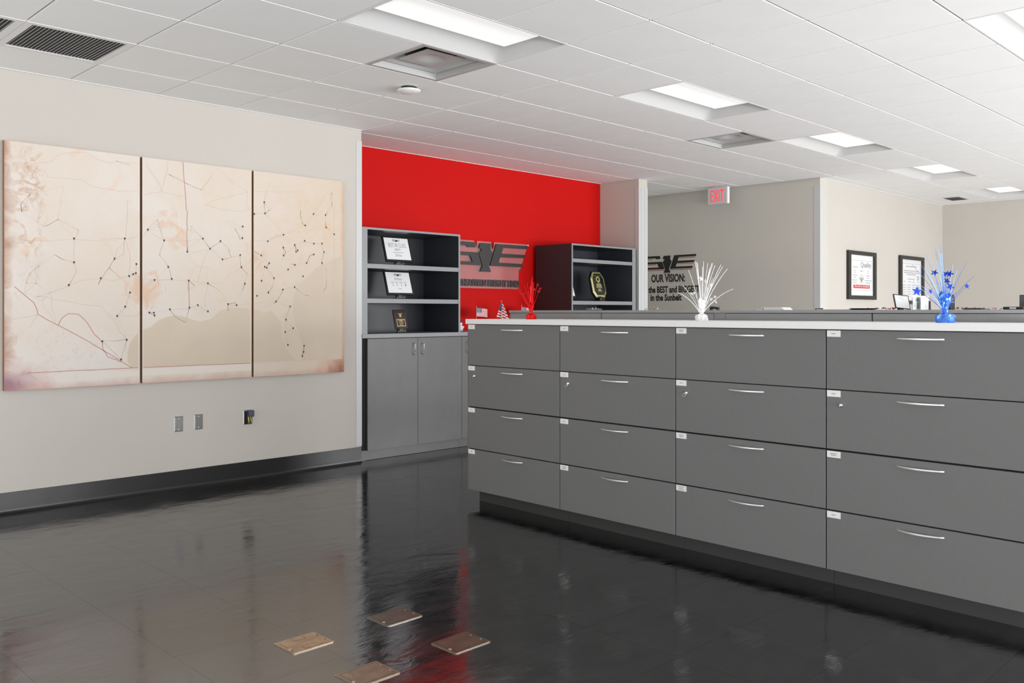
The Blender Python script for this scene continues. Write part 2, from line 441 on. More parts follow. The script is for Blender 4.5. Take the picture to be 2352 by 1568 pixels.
for k in range(4):
    t = thing('filing_cabinet', 'grey four-drawer lateral filing cabinet ' + where[k], 'cabinet', run(k * CW, 0), RZ, 'grey filing cabinets in the front row')
    bm = bmesh.new(); box(bm, 0.0006, CW - 0.0006, 0.0195, 0.49, ZB + 0.001, F - 0.0865)
    finish('body', bm, M_gap, t)
    obox('toe_kick', M_toe, t, 0.03 if k == 0 else 0.0008, CW - 0.0008, 0.082, 0.47, 0.0, ZB + 0.001)
    if k == 0: obox('end_panel', M_drawer, t, -0.003, 0.0006, 0.0, 0.49, ZB, F - 0.087)
    for d in range(4):
        o = new_obj('drawer', ME_front, t); o.location = (0, 0, DT[d])
        h = new_obj('handle', ME_pull, o); h.location = (CW / 2, 0, -0.034)
        c = new_obj('label_card', CARDS[cards[k][d]], o); c.location = (0.0045, 0, -0.0015)
        if d == 1:
            l = new_obj('lock', ME_lock, o); l.location = (0.079, 0, -0.070)
            e = new_obj('key', ME_key if k in (1, 2) else ME_keyshort, o); e.location = (0.079, 0, -0.070)
# continuous worktop in two lengths
bm = bmesh.new()
for a, b in ((-0.012, 1.7775), (1.7785, 3.57)):
    box(bm, a, b, -0.014, 0.50, F - 0.0835, F - 0.0495, 0.0015)
wt = finish('worktop', bm, M_top)
wt.location = run(0, 0); wt.rotation_euler = (0, 0, RZ)
tag(wt, 'long white laminate worktop lying over the front row of filing cabinets', 'worktop')

# taller back row: grey panels under a grey top
BO = 0.521
bw = [(-0.121, 0.7795), (0.7805, 1.679), (1.679, 1.758), (1.758, 2.6525), (2.6535, 3.56)]
lab = ['left end free, behind the red foil centerpiece', 'between the red and white foil centerpieces', 'narrow filler', 'between the white and blue foil centerpieces', 'behind the blue foil centerpiece']
for k, (a, b) in enumerate(bw):
    if k == 2:
        t = tag(obox('filler_panel', M_drawer_lit, None, a, b, BO + 0.002, BO + 0.55, 0, F - 0.0065), 'narrow grey filler upright between two storage units of the back row', 'filler panel')
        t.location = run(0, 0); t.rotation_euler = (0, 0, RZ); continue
    t = thing('storage_unit', 'tall grey storage unit of the back row, ' + lab[k], 'cabinet', run(a, BO), RZ, 'grey storage units in the back row')
    wd = b - a
    obox('body', M_gap, t, 0.0, wd, 0.012, 0.55, 0.0, F - 0.0065)
    obox('back_panel', M_drawer_lit, t, 0.003, wd - 0.003, 0.0, 0.0125, 0.02, F - 0.0085, 0.0008)
    if k == 0: obox('end_panel', M_drawer_lit, t, -0.004, 0.0, 0.0, 0.55, 0.0, F - 0.0065)
st = obox('countertop', M_drawer_lit, None, -0.13, 3.575, BO - 0.008, BO + 0.56, F - 0.006, F + 0.0115, 0.001)
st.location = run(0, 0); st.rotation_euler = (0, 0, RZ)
tag(st, 'long grey laminate top over the taller back row of storage units', 'worktop')
ZS = F + 0.0115; ZW = F - 0.0495

# ================= RECESS: base cabinets, counter, bookcases =================
CF, ZC = 1.76, F - 0.197            # cabinet face, counter top
def pull_v(parent, x, z):
    bm = bmesh.new()
    tube(bm, [(0, 0.002, 0.05), (0, -0.02, 0.05), (0, -0.027, 0.044), (0, -0.027, -0.044), (0, -0.02, -0.05), (0, 0.002, -0.05)], 0.0045, n=8)
    o = finish('handle', bm, M_nickel, parent, True); o.location = (x, 0, z); return o
def base_cab(x0, x1, doors, handles, label):
    t = thing('base_cabinet', label, 'cabinet', (x0, CF, 0), 0, 'grey base cabinets along the red wall')
    obox('body', M_gap, t, 0.001, x1 - x0 - 0.001, 0.021, YR - CF - 0.002, 0.094, ZC - 0.0395)
    obox('toe_kick', M_cab, t, 0.001, x1 - x0 - 0.001, 0.045, 0.4, 0.0, 0.094)
    for (a, b), hx in zip(doors, handles):
        o = obox('door', M_cab, t, 0.0, b - a - 0.003, 0.0, 0.02, 0.0, ZC - 0.043 - 0.09, 0.001)
        o.location = (a - x0 + 0.0015, 0, 0.09)
        pull_v(o, hx - a, F - 0.345 - 0.09)
    return t
t = base_cab(2.442, 3.632, [(2.508, 3.082), (3.082, 3.632)], [3.03, 3.135], 'grey two-door base cabinet below the bookcase with three shelf openings')
obox('filler_strip', M_cab, t, 0.001, 0.063, 0.03, 0.05, 0.0, ZC - 0.041)
base_cab(3.632, 4.732, [(3.632, 4.182), (4.182, 4.732)], [3.70, 4.12 + 0.13], 'grey two-door base cabinet with its edge peeking past the front filing cabinets')
base_cab(4.732, 5.832, [(4.732, 5.282), (5.282, 5.832)], [5.23, 5.335], 'grey two-door base cabinet below the logo sign, hidden by filing cabinets')
base_cab(5.832, 6.488, [(5.832, 6.488)], [5.9], 'grey single-door base cabinet in the corner beside the partition')
ct = obox('counter', M_cabtop, None, 2.442, 6.488, CF - 0.012, YR - 0.002, ZC - 0.038, ZC, 0.0012)
tag(ct, 'grey laminate counter over the base cabinets along the red wall', 'countertop')

def bookcase(x0, x1, zt, wl, wr, shelves, label, outer=None):
    t = thing('bookcase', label, 'bookcase', (x0, CF, ZC), 0, 'grey bookcases standing on the counter')
    wd, ht, dp = x1 - x0, zt - ZC, 0.55
    def panel(name, m_in, a, b, c, d, z0, z1):
        bm = bmesh.new(); box(bm, a, b, c, d, z0, z1)
        for f in bm.faces:
            f.material_index = 1 if (c < 0.01 and f.calc_center_median().y < c + 1e-4) else 0
        o = finish(name, bm, [m_in, M_cabtop], t); return o
    panel('side_panel', M_shelfside if outer == 'left' else M_shelfin, 0, wl, 0, dp, 0, ht)
    panel('side_panel', M_shelfin, wd - wr, wd, 0, dp, 0, ht)
    panel('top_panel', M_shelfin, wl, wd - wr, 0, dp, ht - 0.019, ht)
    panel('back_panel', M_shelfin, wl, wd - wr, dp - 0.012, dp, 0, ht - 0.019)
    for z0, z1 in shelves:
        panel('shelf', M_shelfin, wl + 0.0002, wd - wr - 0.0002, 0.002, dp - 0.012, z0 - ZC, z1 - ZC)
    return t
bookcase(2.443, 3.611, F + 0.757, 0.064, 0.022, [(F + 0.392, F + 0.432), (F + 0.080, F + 0.120)], 'grey open bookcase with black inside standing beside the left wall')
rb = bookcase(5.263, 6.428, F + 0.763, 0.022, 0.066, [(F + 0.556, F + 0.596), (F + 0.083, F + 0.124)], 'grey open bookcase with plum reflection painted on its side, standing beside the partition', 'left')
obox('filler_strip', M_cab, rb, 1.165, 1.224, 0.03, 0.05, 0.0, F + 0.75 - ZC)

# ================= MAP TRIPTYCH =================
WATER1=[(0.408,0.927),(0.379,0.974),(0.382,1.042),(0.397,1.108),(0.435,1.157),(0.457,1.184),(0.457,0.926)]
WATER2=[(0.494,1.202),(0.55,1.22),(0.595,1.264),(0.656,1.289),(0.732,1.308),(0.814,1.292),(0.868,1.271),(0.927,1.258),(0.975,1.268),(1.01,1.274),(1.038,1.297),(1.088,1.34),(1.159,1.358),(1.261,1.364),(1.34,1.354),(1.34,0.923),(0.906,0.925),(0.494,0.925)]
WATER3=[(1.377,1.345),(1.418,1.345),(1.456,1.32),(1.533,1.341),(1.583,1.289),(1.619,1.249),(1.627,1.193),(1.631,1.123),(1.659,1.044),(1.707,0.979),(1.759,0.926),(1.377,0.927)]
WATER4=[(1.818,0.927),(1.834,1.018),(1.804,1.105),(1.759,1.22),(1.733,1.32),(1.73,1.426),(1.772,1.548),(1.854,1.61),(1.954,1.705),(2.056,1.757),(2.16,1.801),(2.209,1.818),(2.209,0.925)]
ROADS1=[[(-0.359,1.498),(-0.302,1.448),(-0.239,1.391),(-0.22,1.345),(-0.215,1.315),(-0.153,1.275),(-0.087,1.239),(0.001,1.189),(0.092,1.136),(0.208,1.06),(0.328,0.983),(0.41,0.927)],[(-0.087,1.239),(-0.074,1.269),(-0.06,1.292),(-0.021,1.319),(0.047,1.312),(0.081,1.279),(0.104,1.252),(0.127,1.213),(0.15,1.174),(0.179,1.146),(0.204,1.115),(0.208,1.066),(0.238,1.014),(0.279,0.997),(0.334,0.97)],[(-0.403,1.271),(-0.323,1.293),(-0.244,1.304),(-0.215,1.315)],[(-0.215,1.315),(-0.244,1.264),(-0.27,1.224)],[(-0.239,2.302),(-0.223,2.212),(-0.239,2.141),(-0.212,2.051),(-0.196,2.006)],[(-0.223,2.293),(-0.169,2.275),(-0.153,2.245),(-0.076,2.245),(0.069,2.248),(0.138,2.207),(0.303,2.195),(0.457,2.208)],[(-0.26,2.317),(-0.131,2.352),(-0.087,2.402),(0.001,2.431),(0.092,2.442),(0.161,2.409),(0.232,2.389),(0.303,2.402),(0.457,2.407)],[(-0.333,1.81),(-0.185,1.809),(0.013,1.83),(0.161,1.829),(0.256,1.852),(0.36,1.856),(0.457,1.873)],[(0.36,1.856),(0.394,1.768),(0.397,1.668),(0.388,1.594)],[(0.36,1.84),(0.303,1.775),(0.289,1.707)],[(0.382,2.138),(0.376,1.989),(0.37,1.857)],[(0.015,1.821),(0.015,1.672)],[(-0.228,1.431),(-0.098,1.474),(-0.019,1.514),(0.069,1.551),(0.197,1.566),(0.279,1.554),(0.388,1.588),(0.438,1.608)],[(0.397,1.47),(0.364,1.368),(0.307,1.301),(0.285,1.272),(0.328,1.186),(0.374,1.129)],[(-0.228,1.437),(-0.076,1.41),(0.092,1.381),(0.197,1.37),(0.279,1.278)],[(0.307,1.299),(0.457,1.302)],[(-0.281,0.922),(-0.021,0.925),(0.208,0.924),(0.41,0.926),(0.457,0.926)]]
ROADS2=[[(0.79,2.46),(0.798,2.357),(0.809,2.241),(0.818,2.099)],[(0.822,2.1),(0.825,1.97),(0.825,1.788)],[(0.836,1.565),(0.84,1.464),(0.842,1.362)],[(0.494,1.885),(0.526,1.931),(0.589,1.961),(0.634,2.004)],[(0.494,2.186),(0.627,2.221),(0.705,2.206),(0.811,2.203)],[(0.627,2.224),(0.608,2.286),(0.55,2.355),(0.513,2.414)],[(0.679,2.459),(0.666,2.355),(0.627,2.224)],[(0.526,1.931),(0.576,1.89),(0.648,1.859),(0.811,1.865),(0.949,1.89)],[(0.949,1.89),(1.007,1.816),(0.975,1.769),(0.934,1.675),(0.906,1.556)],[(0.825,1.784),(0.906,1.788),(1.007,1.816)],[(0.679,1.664),(0.705,1.575),(0.771,1.566),(0.836,1.566),(0.989,1.549),(1.116,1.555)],[(0.494,1.572),(0.576,1.564),(0.705,1.575)],[(1.007,1.816),(1.108,1.738),(1.261,1.778)],[(0.842,1.362),(0.906,1.38),(0.989,1.334)],[(0.968,2.151),(1.116,2.124),(1.276,2.123),(1.34,2.155)],[(0.968,2.151),(1.059,2.199),(1.188,2.237),(1.32,2.284)],[(0.989,1.549),(0.968,1.452),(0.968,1.373)],[(1.155,1.39),(1.232,1.381),(1.34,1.398)],[(1.095,2.429),(1.159,2.369),(1.261,2.312),(1.32,2.284)],[(1.32,2.284),(1.305,2.194),(1.34,2.142)],[(0.692,1.346),(0.838,1.351)],[(1.116,1.561),(1.159,1.616),(1.268,1.68),(1.34,1.731)],[(0.494,0.925),(0.906,0.925),(1.34,0.923)]]
ROADS3=[[(1.377,2.296),(1.564,2.307),(1.821,2.331)],[(1.472,2.125),(1.467,2.214),(1.479,2.292)],[(1.38,2.112),(1.472,2.125),(1.564,2.048),(1.643,1.962)],[(1.38,1.898),(1.499,1.901),(1.643,1.962),(1.847,2.052),(1.929,2.155),(2.039,2.316)],[(1.441,1.783),(1.512,1.724),(1.472,1.692),(1.444,1.58)],[(1.472,1.692),(1.555,1.604),(1.685,1.678),(1.749,1.719),(1.859,1.739)],[(1.643,1.792),(1.747,1.883),(1.841,1.923),(1.929,1.907),(2.01,1.911)],[(1.504,1.487),(1.637,1.513),(1.746,1.536),(1.826,1.627)],[(1.377,1.398),(1.574,1.415),(1.704,1.374)],[(1.704,1.374),(1.665,1.266),(1.658,1.164),(1.683,1.058)],[(1.665,1.266),(1.733,1.195),(1.837,1.047)],[(1.377,0.927),(1.759,0.926),(2.209,0.925)],[(2.13,2.235),(2.13,0.965)],[(1.38,1.815),(1.441,1.783)]]
PINS1=[(0.015,1.836),(0.015,1.672),(-0.019,1.514),(0.194,1.567),(0.289,1.709),(0.36,1.856),(0.443,1.676),(0.391,1.588),(0.42,1.602),(0.439,1.61),(0.397,1.469),(0.363,1.367),(0.307,1.301),(0.204,1.122),(0.374,1.129),(0.334,0.989)]
PINS2=[(0.526,1.931),(0.648,1.859),(0.825,1.784),(0.949,1.89),(1.007,1.816),(1.092,1.879),(1.108,1.738),(1.28,2.005),(1.277,1.913),(1.258,1.778),(1.268,1.683),(0.679,1.664),(0.576,1.564),(0.705,1.575),(0.836,1.566),(0.989,1.549),(1.298,1.553),(0.691,1.349),(0.842,1.362),(0.908,1.381),(0.989,1.334),(1.155,1.39),(1.227,1.383),(0.537,1.325),(0.571,1.323),(0.576,1.303)]
PINS3=[(1.467,2.214),(1.38,2.112),(1.475,2.124),(1.927,2.154),(2.046,2.155),(1.847,2.052),(2.051,2.05),(1.643,1.962),(2.132,1.996),(1.499,1.901),(1.64,1.857),(1.747,1.884),(1.841,1.923),(1.929,1.905),(2.01,1.91),(1.76,1.829),(1.775,1.841),(1.441,1.783),(1.643,1.792),(1.929,1.814),(2.03,1.838),(1.512,1.724),(1.472,1.693),(1.49,1.686),(1.749,1.719),(1.859,1.739),(2.01,1.745),(1.685,1.678),(1.555,1.604),(1.826,1.627),(1.444,1.58),(1.746,1.535),(1.637,1.513),(1.504,1.486),(1.404,1.458),(1.574,1.415),(1.704,1.374),(1.665,1.266),(1.733,1.195),(1.658,1.164),(1.683,1.058),(1.836,1.047),(1.831,0.996),(1.818,0.961)]
def map_mat():
    m = bpy.data.materials.new('map_print'); m.use_nodes = True
    nt = m.node_tree; b = nt.nodes['Principled BSDF']; L = nt.links.new
    g = nt.nodes.new('ShaderNodeNewGeometry'); sp = nt.nodes.new('ShaderNodeSeparateXYZ'); L(g.outputs['Position'], sp.inputs[0])
    def noise(sc, det=5, dist=0.0, rgh=0.55):
        n = nt.nodes.new('ShaderNodeTexNoise'); n.inputs['Scale'].default_value = sc; n.inputs['Detail'].default_value = det
        n.inputs['Distortion'].default_value = dist; n.inputs['Roughness'].default_value = rgh; L(g.outputs['Position'], n.inputs['Vector']); return n.outputs['Fac']
    def mr(src, a, b_, c=0.0, d=1.0):
        n = nt.nodes.new('ShaderNodeMapRange'); n.inputs['From Min'].default_value = a; n.inputs['From Max'].default_value = b_
        n.inputs['To Min'].default_value = c; n.inputs['To Max'].default_value = d; L(src, n.inputs['Value']); return n.outputs['Result']
    def mix(f, a, c2):
        n = nt.nodes.new('ShaderNodeMix'); n.data_type = 'RGBA'; L(f, n.inputs[0])
        if isinstance(a, tuple): n.inputs[6].default_value = (*a, 1)
        else: L(a, n.inputs[6])
        if isinstance(c2, tuple): n.inputs[7].default_value = (*c2, 1)
        else: L(c2, n.inputs[7])
        return n.outputs[2]
    def mth(op, a, b_=None):
        n = nt.nodes.new('ShaderNodeMath'); n.operation = op
        for k, v in ((0, a), (1, b_)):
            if v is None: continue
            if isinstance(v, (int, float)): n.inputs[k].default_value = v
            else: L(v, n.inputs[k])
        n.use_clamp = op in ('MULTIPLY', 'ADD', 'SUBTRACT') and False
        return n.outputs[0]
    def dist(x, z, sx=1.0, sz=1.0):
        dx = mth('MULTIPLY', mth('SUBTRACT', sp.outputs['X'], x), sx); dz = mth('MULTIPLY', mth('SUBTRACT', sp.outputs['Z'], z), sz)
        return mth('SQRT', mth('ADD', mth('MULTIPLY', dx, dx), mth('MULTIPLY', dz, dz)))
    cream, tan, pink, white = lin((214, 202, 190)), lin((207, 189, 167)), lin((214, 203, 197)), lin((217, 210, 204))
    c = mix(mr(noise(1.6, 6, 0.6), 0.38, 0.62), cream, white)
    c = mix(mr(sp.outputs['X'], 0.3, 2.2, 0.0, 0.75), c, tan)
    c = mix(mr(noise(2.6, 6, 1.0), 0.55, 0.8, 0.0, 0.5), c, pink)
    c = mix(mr(noise(4.3, 7, 1.4), 0.60, 0.80, 0.0, 0.55), c, lin((222, 180, 142)))       # stains
    # mountain hachures along the left edge and the lower left
    mtn = mth('MULTIPLY', mr(dist(-0.27, F + 0.75, 5.0, 1.0), 0.25, 0.65, 1.0, 0.0), mr(noise(9, 8, 2.5, 0.62), 0.47, 0.66))
    c = mix(mth('MULTIPLY', mtn, 0.85), c, lin((192, 156, 128)))
    mt2 = mth('MULTIPLY', mr(dist(-0.05, F - 0.28, 1.0, 1.5), 0.1, 0.4, 1.0, 0.0), mr(noise(8, 8, 3.0, 0.65), 0.52, 0.68))
    c = mix(mth('MULTIPLY', mt2, 0.6), c, lin((206, 178, 166)))
    mt3 = mth('MULTIPLY', mr(dist(1.86, F + 0.72, 1.0, 1.0), 0.05, 0.42, 1.0, 0.0), mr(noise(8, 8, 2.5, 0.65), 0.50, 0.68))
    c = mix(mth('MULTIPLY', mt3, 0.7), c, lin((214, 180, 142)))
    # orange blots
    for x, z, rd, k in ((0.49, F + 0.165, 0.15, 0.55), (0.69, F + 0.66, 0.10, 0.40), (0.78, F + 0.55, 0.09, 0.35), (1.40, F + 0.46, 0.10, 0.35)):
        q = mth('ADD', dist(x, z), mr(noise(9, 7, 1.5), 0.25, 0.75, -0.12, 0.12))
        c = mix(mr(q, rd * 0.35, rd, k, 0.0), c, lin((212, 164, 124)))
    wob = mr(noise(7, 6, 1.0), 0.25, 0.75, -0.05, 0.05)
    # burnt edges and corners of the print
    c = mix(mr(mth('ADD', sp.outputs['X'], wob), -0.43, -0.355, 0.85, 0.0), c, lin((176, 132, 110)))
    c = mix(mr(mth('ADD', dist(-0.42, F - 0.53, 0.75, 1.0), wob), 0.03, 0.25, 0.95, 0.0), c, lin((196, 150, 150)))
    c = mix(mr(mth('ADD', dist(-0.42, F - 0.53, 0.8, 1.0), wob), -0.01, 0.17, 1.0, 0.0), c, lin((120, 84, 120)))
    c = mix(mr(mth('ADD', sp.outputs['Z'], mth('MULTIPLY', wob, 0.4)), F - 0.52, F - 0.47, 0.55, 0.0), c, lin((190, 142, 128)))
    c = mix(mr(mth('ADD', dist(2.24, F - 0.52, 0.8, 1.0), mth('MULTIPLY', wob, 0.6)), 0.0, 0.27, 1.0, 0.0), c, lin((196, 140, 112)))
    c = mix(mr(mth('ADD', dist(2.24, F - 0.52, 0.8, 1.0), mth('MULTIPLY', wob, 0.6)), -0.02, 0.15, 1.0, 0.0), c, lin((112, 44, 40)))
    c = mix(mr(mth('ADD', sp.outputs['X'], mth('MULTIPLY', wob, 0.25)), 2.19, 2.235, 0.0, 0.6), c, lin((190, 140, 112)))
    L(c, b.inputs['Base Color']); b.inputs['Roughness'].default_value = 0.55; b.inputs['Specular IOR Level'].default_value = 0.35
    return m
M_map = map_mat()
M_mapedge = mat('map_wood_edge', lin((150, 112, 76)), 0.6, noise=0.15, nscale=30)
M_water = mat('map_water', lin((204, 189, 171)), 0.55, spec=0.35, noise=0.03, nscale=5)
M_road = mat('map_road', lin((200, 178, 167)), 0.6)
M_road2 = mat('map_minor_road', lin((203, 186, 174)), 0.6)
M_border = mat('map_border', lin((176, 120, 108)), 0.6)
M_pin = mat('pin_black', (0.03, 0.026, 0.022), 0.5)
M_band = mat('map_margin', lin((219, 211, 202)), 0.55, spec=0.35)
MZ0, MZ1, MF = F - 0.519, F + 1.129, 1.722
def ribbon(bm, pts, wd, y):
    pts = [Vector((p[0], p[1])) for p in pts]
    L_, R_ = [], []
    for i, p in enumerate(pts):
        d = (pts[min(i + 1, len(pts) - 1)] - pts[max(i - 1, 0)]).normalized(); n = Vector((-d.y, d.x)) * wd / 2
        L_.append(bm.verts.new((p.x + n.x, y, p.y + n.y))); R_.append(bm.verts.new((p.x - n.x, y, p.y - n.y)))
    for i in range(len(pts) - 1): bm.faces.new((L_[i], L_[i + 1], R_[i + 1], R_[i]))
def wiggle(pts, amp, seed):
    rnd = random.Random(seed); out = []
    for a, b in zip(pts[:-1], pts[1:]):
        n = max(1, int(math.dist(a, b) / 0.03))
        for k in range(n):
            t = k / n; j = 0 if k == 0 else amp
            out.append((a[0] + (b[0] - a[0]) * t + rnd.uniform(-j, j), a[1] + (b[1] - a[1]) * t + rnd.uniform(-j, j)))
    out.append(pts[-1]); return out
def map_panel(x0, x1, label, waters, roads, pins, strong, seed):
    t = thing('map_panel', label, 'wall art', ((x0 + x1) / 2, YL, MZ0), 0, 'three-panel antique map on the left wall')
    inv = Matrix.Translation(-Vector(t.location))
    def fin(name, bm, m, **k):
        bm.transform(inv); return finish(name, bm, m, t)
    bm = bmesh.new(); box(bm, x0, x1, MF, YL - 0.001, MZ0, MZ1)
    for f in bm.faces: f.material_index = 0 if f.calc_center_median().y < MF + 1e-4 else 1
    fin('canvas', bm, [M_map, M_mapedge])
    for wp in waters:
        bm = bmesh.new(); wp = [(min(max(p[0], x0 + 0.001), x1 - 0.001), p[1]) for p in wp]
        prism(bm, wp, lambda u, v, d: (u, d, v), MF - 0.0003, MF + 0.001); fin('printed_sea', bm, M_water)
    bm = bmesh.new()
    box(bm, 0.20 if seed == 1 else x0 + 0.001, x1 - (0.001 if seed < 3 else 0.03), MF - 0.0002, MF + 0.001, MZ0 + 0.055, F - 0.424 if seed == 1 else F - 0.414)
    bd = fin('printed_margin', bm, M_band) if seed < 3 else bm.free()
    bm = bmesh.new(); bs = bmesh.new()
    for q, l in enumerate(roads):
        l = [(min(max(p[0], x0 + 0.002), x1 - 0.002), p[1]) for p in l]
        st = q in strong or q == len(roads) - 1
        ribbon(bs if st else bm, wiggle(l, 0.0006 if st and q != 1 else 0.004, seed * 50 + q), 0.0042 if st else 0.0026, MF - 0.0006)
    bf = bmesh.new(); rnd = random.Random(seed + 70)
    pp = list(pins) + [(rnd.uniform(x0 + 0.08, x1 - 0.03), rnd.uniform(F - 0.1, F + 1.08)) for _ in range(26)]
    for q, p in enumerate(pp):
        for o2 in sorted(pp, key=lambda v: math.dist(v, p))[1:3]:
            if math.dist(o2, p) < 0.3: ribbon(bf, wiggle([p, o2], 0.006, seed * 900 + q), 0.0020, MF - 0.0005)
    fin('printed_minor_roads', bf, M_road2)['kind'] = 'stuff'
    for b_, m_, nm in ((bm, M_road, 'printed_roads'), (bs, M_border, 'printed_border_lines')):
        o = fin(nm, b_, m_); o['kind'] = 'stuff'
    bm = bmesh.new()
    for x, z in pins:
        x = min(max(x, x0 + 0.006), x1 - 0.006)
        prism(bm, [(x - 0.0062, z + 0.006), (x, z + 0.009), (x + 0.0062, z + 0.006), (x + 0.0062, z), (x, z - 0.010), (x - 0.0062, z)], lambda u, v, d: (u, d, v), MF - 0.0016, MF)
    o = fin('city_markers', bm, M_pin); o['kind'] = 'stuff'
    return t
map_panel(-0.419, 0.468, 'tan antique map panel with mountains and purple lower corner, leftmost of the triptych', [WATER1], ROADS1, PINS1, (0, 1), 1)
map_panel(0.486, 1.357, 'tan antique map panel with the gulf coast, middle of the triptych', [WATER2], ROADS2, PINS2, (0, 1, 2), 2)
map_panel(1.374, 2.233, 'tan antique map panel with the peninsula and reddish-burnt lower corner, right of the triptych', [WATER3, WATER4], ROADS3, PINS3, (), 3)

# ================= WALL PLATES =================
def plate(x, z, label, name='wall_plate', m=M_steel):
    t = thing(name, label, 'wall plate', (x, YL, z))
    bm = bmesh.new(); hw, hh, dp = 0.036, 0.0575, 0.007
    a = [bm.verts.new((sx * hw, 0, sz * hh)) for sx, sz in ((-1, -1), (1, -1), (1, 1), (-1, 1))]
    b = [bm.verts.new((sx * (hw - 0.0075), -dp, sz * (hh - 0.0075))) for sx, sz in ((-1, -1), (1, -1), (1, 1), (-1, 1))]
    bm.faces.new(a); bm.faces.new(b)
    for i in range(4): bm.faces.new((a[i], a[(i + 1) % 4], b[(i + 1) % 4], b[i]))
    finish('faceplate', bm, m, t)
    for sz in (1, -1):
        bm = bmesh.new(); lathe(bm, [(0, 0), (0.0042, 0), (0.0042, 0.0012), (0.002, 0.002), (0, 0.002)], 10)
        bmesh.ops.rotate(bm, verts=bm.verts, matrix=Matrix.Rotation(PI / 2, 3, 'X'))
        o = finish('screw', bm, M_chrome, t); o.location = (0, -dp + 0.0003, sz * 0.0415)
    return t
plate(0.774, F - 0.845, 'blank brushed-steel wall plate, left one of the pair on the left wall')
plate(0.931, F - 0.842, 'blank brushed-steel wall plate, right one of the pair on the left wall')
M_navy = mat('adapter_blue_grey', lin((74, 76, 98)), 0.45)
M_yel = mat('plug_yellow', lin((206, 202, 110)), 0.4)
t = plate(1.338, F - 0.840, 'dark outlet plate with a blue-grey adapter and yellow plugs', 'outlet_plate', M_steel)
obox('insert', M_black, t, -0.029, 0.034, -0.0085, -0.005, -0.054, 0.050, 0.001)
obox('adapter', M_navy, t, -0.005, 0.040, -0.045, -0.006, 0.005, 0.056, 0.003)
for x in (-0.004, 0.016):
    bm = bmesh.new(); tube(bm, [(x, -0.030, 0.006), (x, -0.032, -0.018), (x + 0.006, -0.026, -0.045)], 0.0068, 0.0045, 8)
    finish('plug', bm, M_yel, t, True)
obox('receptacle', M_blackm, t, -0.012, 0.034, -0.022, -0.006, -0.052, 0.004, 0.002)

# ================= FLOOR BOXES =================
M_brass = {k: mat('floor_box_bronze', c, r, 0.85, noise=0.22, nscale=14) for k, (c, r) in enumerate([((0.46, 0.33, 0.22), 0.42), ((0.20, 0.155, 0.13), 0.3), ((0.23, 0.165, 0.115), 0.3), ((0.33, 0.25, 0.185), 0.34)])}
M_brassedge = mat('floor_box_rim', (0.62, 0.58, 0.52), 0.22, 1.0)
M_groove = mat('floor_box_groove', (0.03, 0.02, 0.012), 0.6)
def rrect(hx, hy, r, n=5):
    return [(sx * (hx - r) + r * math.cos(a), sy * (hy - r) + r * math.sin(a)) for sx, sy, a0 in ((1, 1, 0), (-1, 1, PI / 2), (-1, -1, PI), (1, -1, 1.5 * PI)) for a in [a0 + PI / 2 * k / n for k in range(n + 1)]]
fbx = [(-0.252, -1.648, 'tan bronze floor box cover with hatch lines, nearest the map wall on the left'), (0.196, -1.659, 'dark brown metal floor box cover, the one deepest in the room'),
       (0.197, -2.090, 'glossy brown metal floor box cover nearest the filing cabinets, at the right'), (-0.253, -2.082, 'brown metal floor box cover cut off by the bottom of the photo')]
for k, (x, y, lb) in enumerate(fbx):
    t = thing('floor_box', lb, 'floor box', (x, y, 0), 0, 'metal floor boxes')
    bm = bmesh.new(); prism(bm, rrect(0.095, 0.078, 0.008), lambda u, v, d: (u, v, d), -0.002, 0.0025)
    finish('rim', bm, M_brassedge, t)
    bm = bmesh.new(); prism(bm, rrect(0.0925, 0.0755, 0.007), lambda u, v, d: (u, v, d), 0.0008, 0.0042)
    finish('cover', bm, M_brass[k], t)
    bm = bmesh.new(); g = 0.0009; zz = 0.0044
    def ln(x0, y0, x1, y1): box(bm, min(x0, x1) - g, max(x0, x1) + g, min(y0, y1) - g, max(y0, y1) + g, 0.003, zz)
    if k == 0:
        ln(-0.080, -0.055, -0.080, 0.055); ln(-0.02, 0.035, 0.030, 0.035); ln(-0.02, 0.035, -0.02, 0.058); ln(0.030, 0.035, 0.030, 0.060)
        ln(-0.030, -0.030, 0.025, -0.030); ln(-0.030, -0.030, -0.030, -0.060); ln(0.025, -0.030, 0.025, -0.045); ln(-0.03, -0.06, 0.05, -0.06)
    else:
        for a, b in (((-0.080, -0.064), (0.080, -0.064)), ((-0.080, 0.064), (0.080, 0.064)), ((-0.080, -0.064), (-0.080, 0.064)), ((0.080, -0.064), (0.080, 0.064))): ln(*a, *b)
        if k == 2: ln(-0.02, 0.022, 0.03, 0.022)
        if k == 3: ln(-0.045, 0.02, -0.045, 0.06); 
    finish('hatch_groove', bm, M_groove, t)['kind'] = 'stuff'
    bm = bmesh.new(); lathe(bm, [(0, 0.0035), (0.007, 0.0035), (0.007, 0.0055), (0.0045, 0.007), (0, 0.007)], 12, (-0.082, -0.028, 0))
    finish('latch', bm, M_brassedge, t)
    for sy in (-0.03, 0.03):
        bm = bmesh.new(); lathe(bm, [(0, 0.0035), (0.0035, 0.0035), (0.0035, 0.0052), (0, 0.0056)], 8, (0.080, sy, 0))
        finish('screw', bm, M_groove if k == 0 else M_brassedge, t)

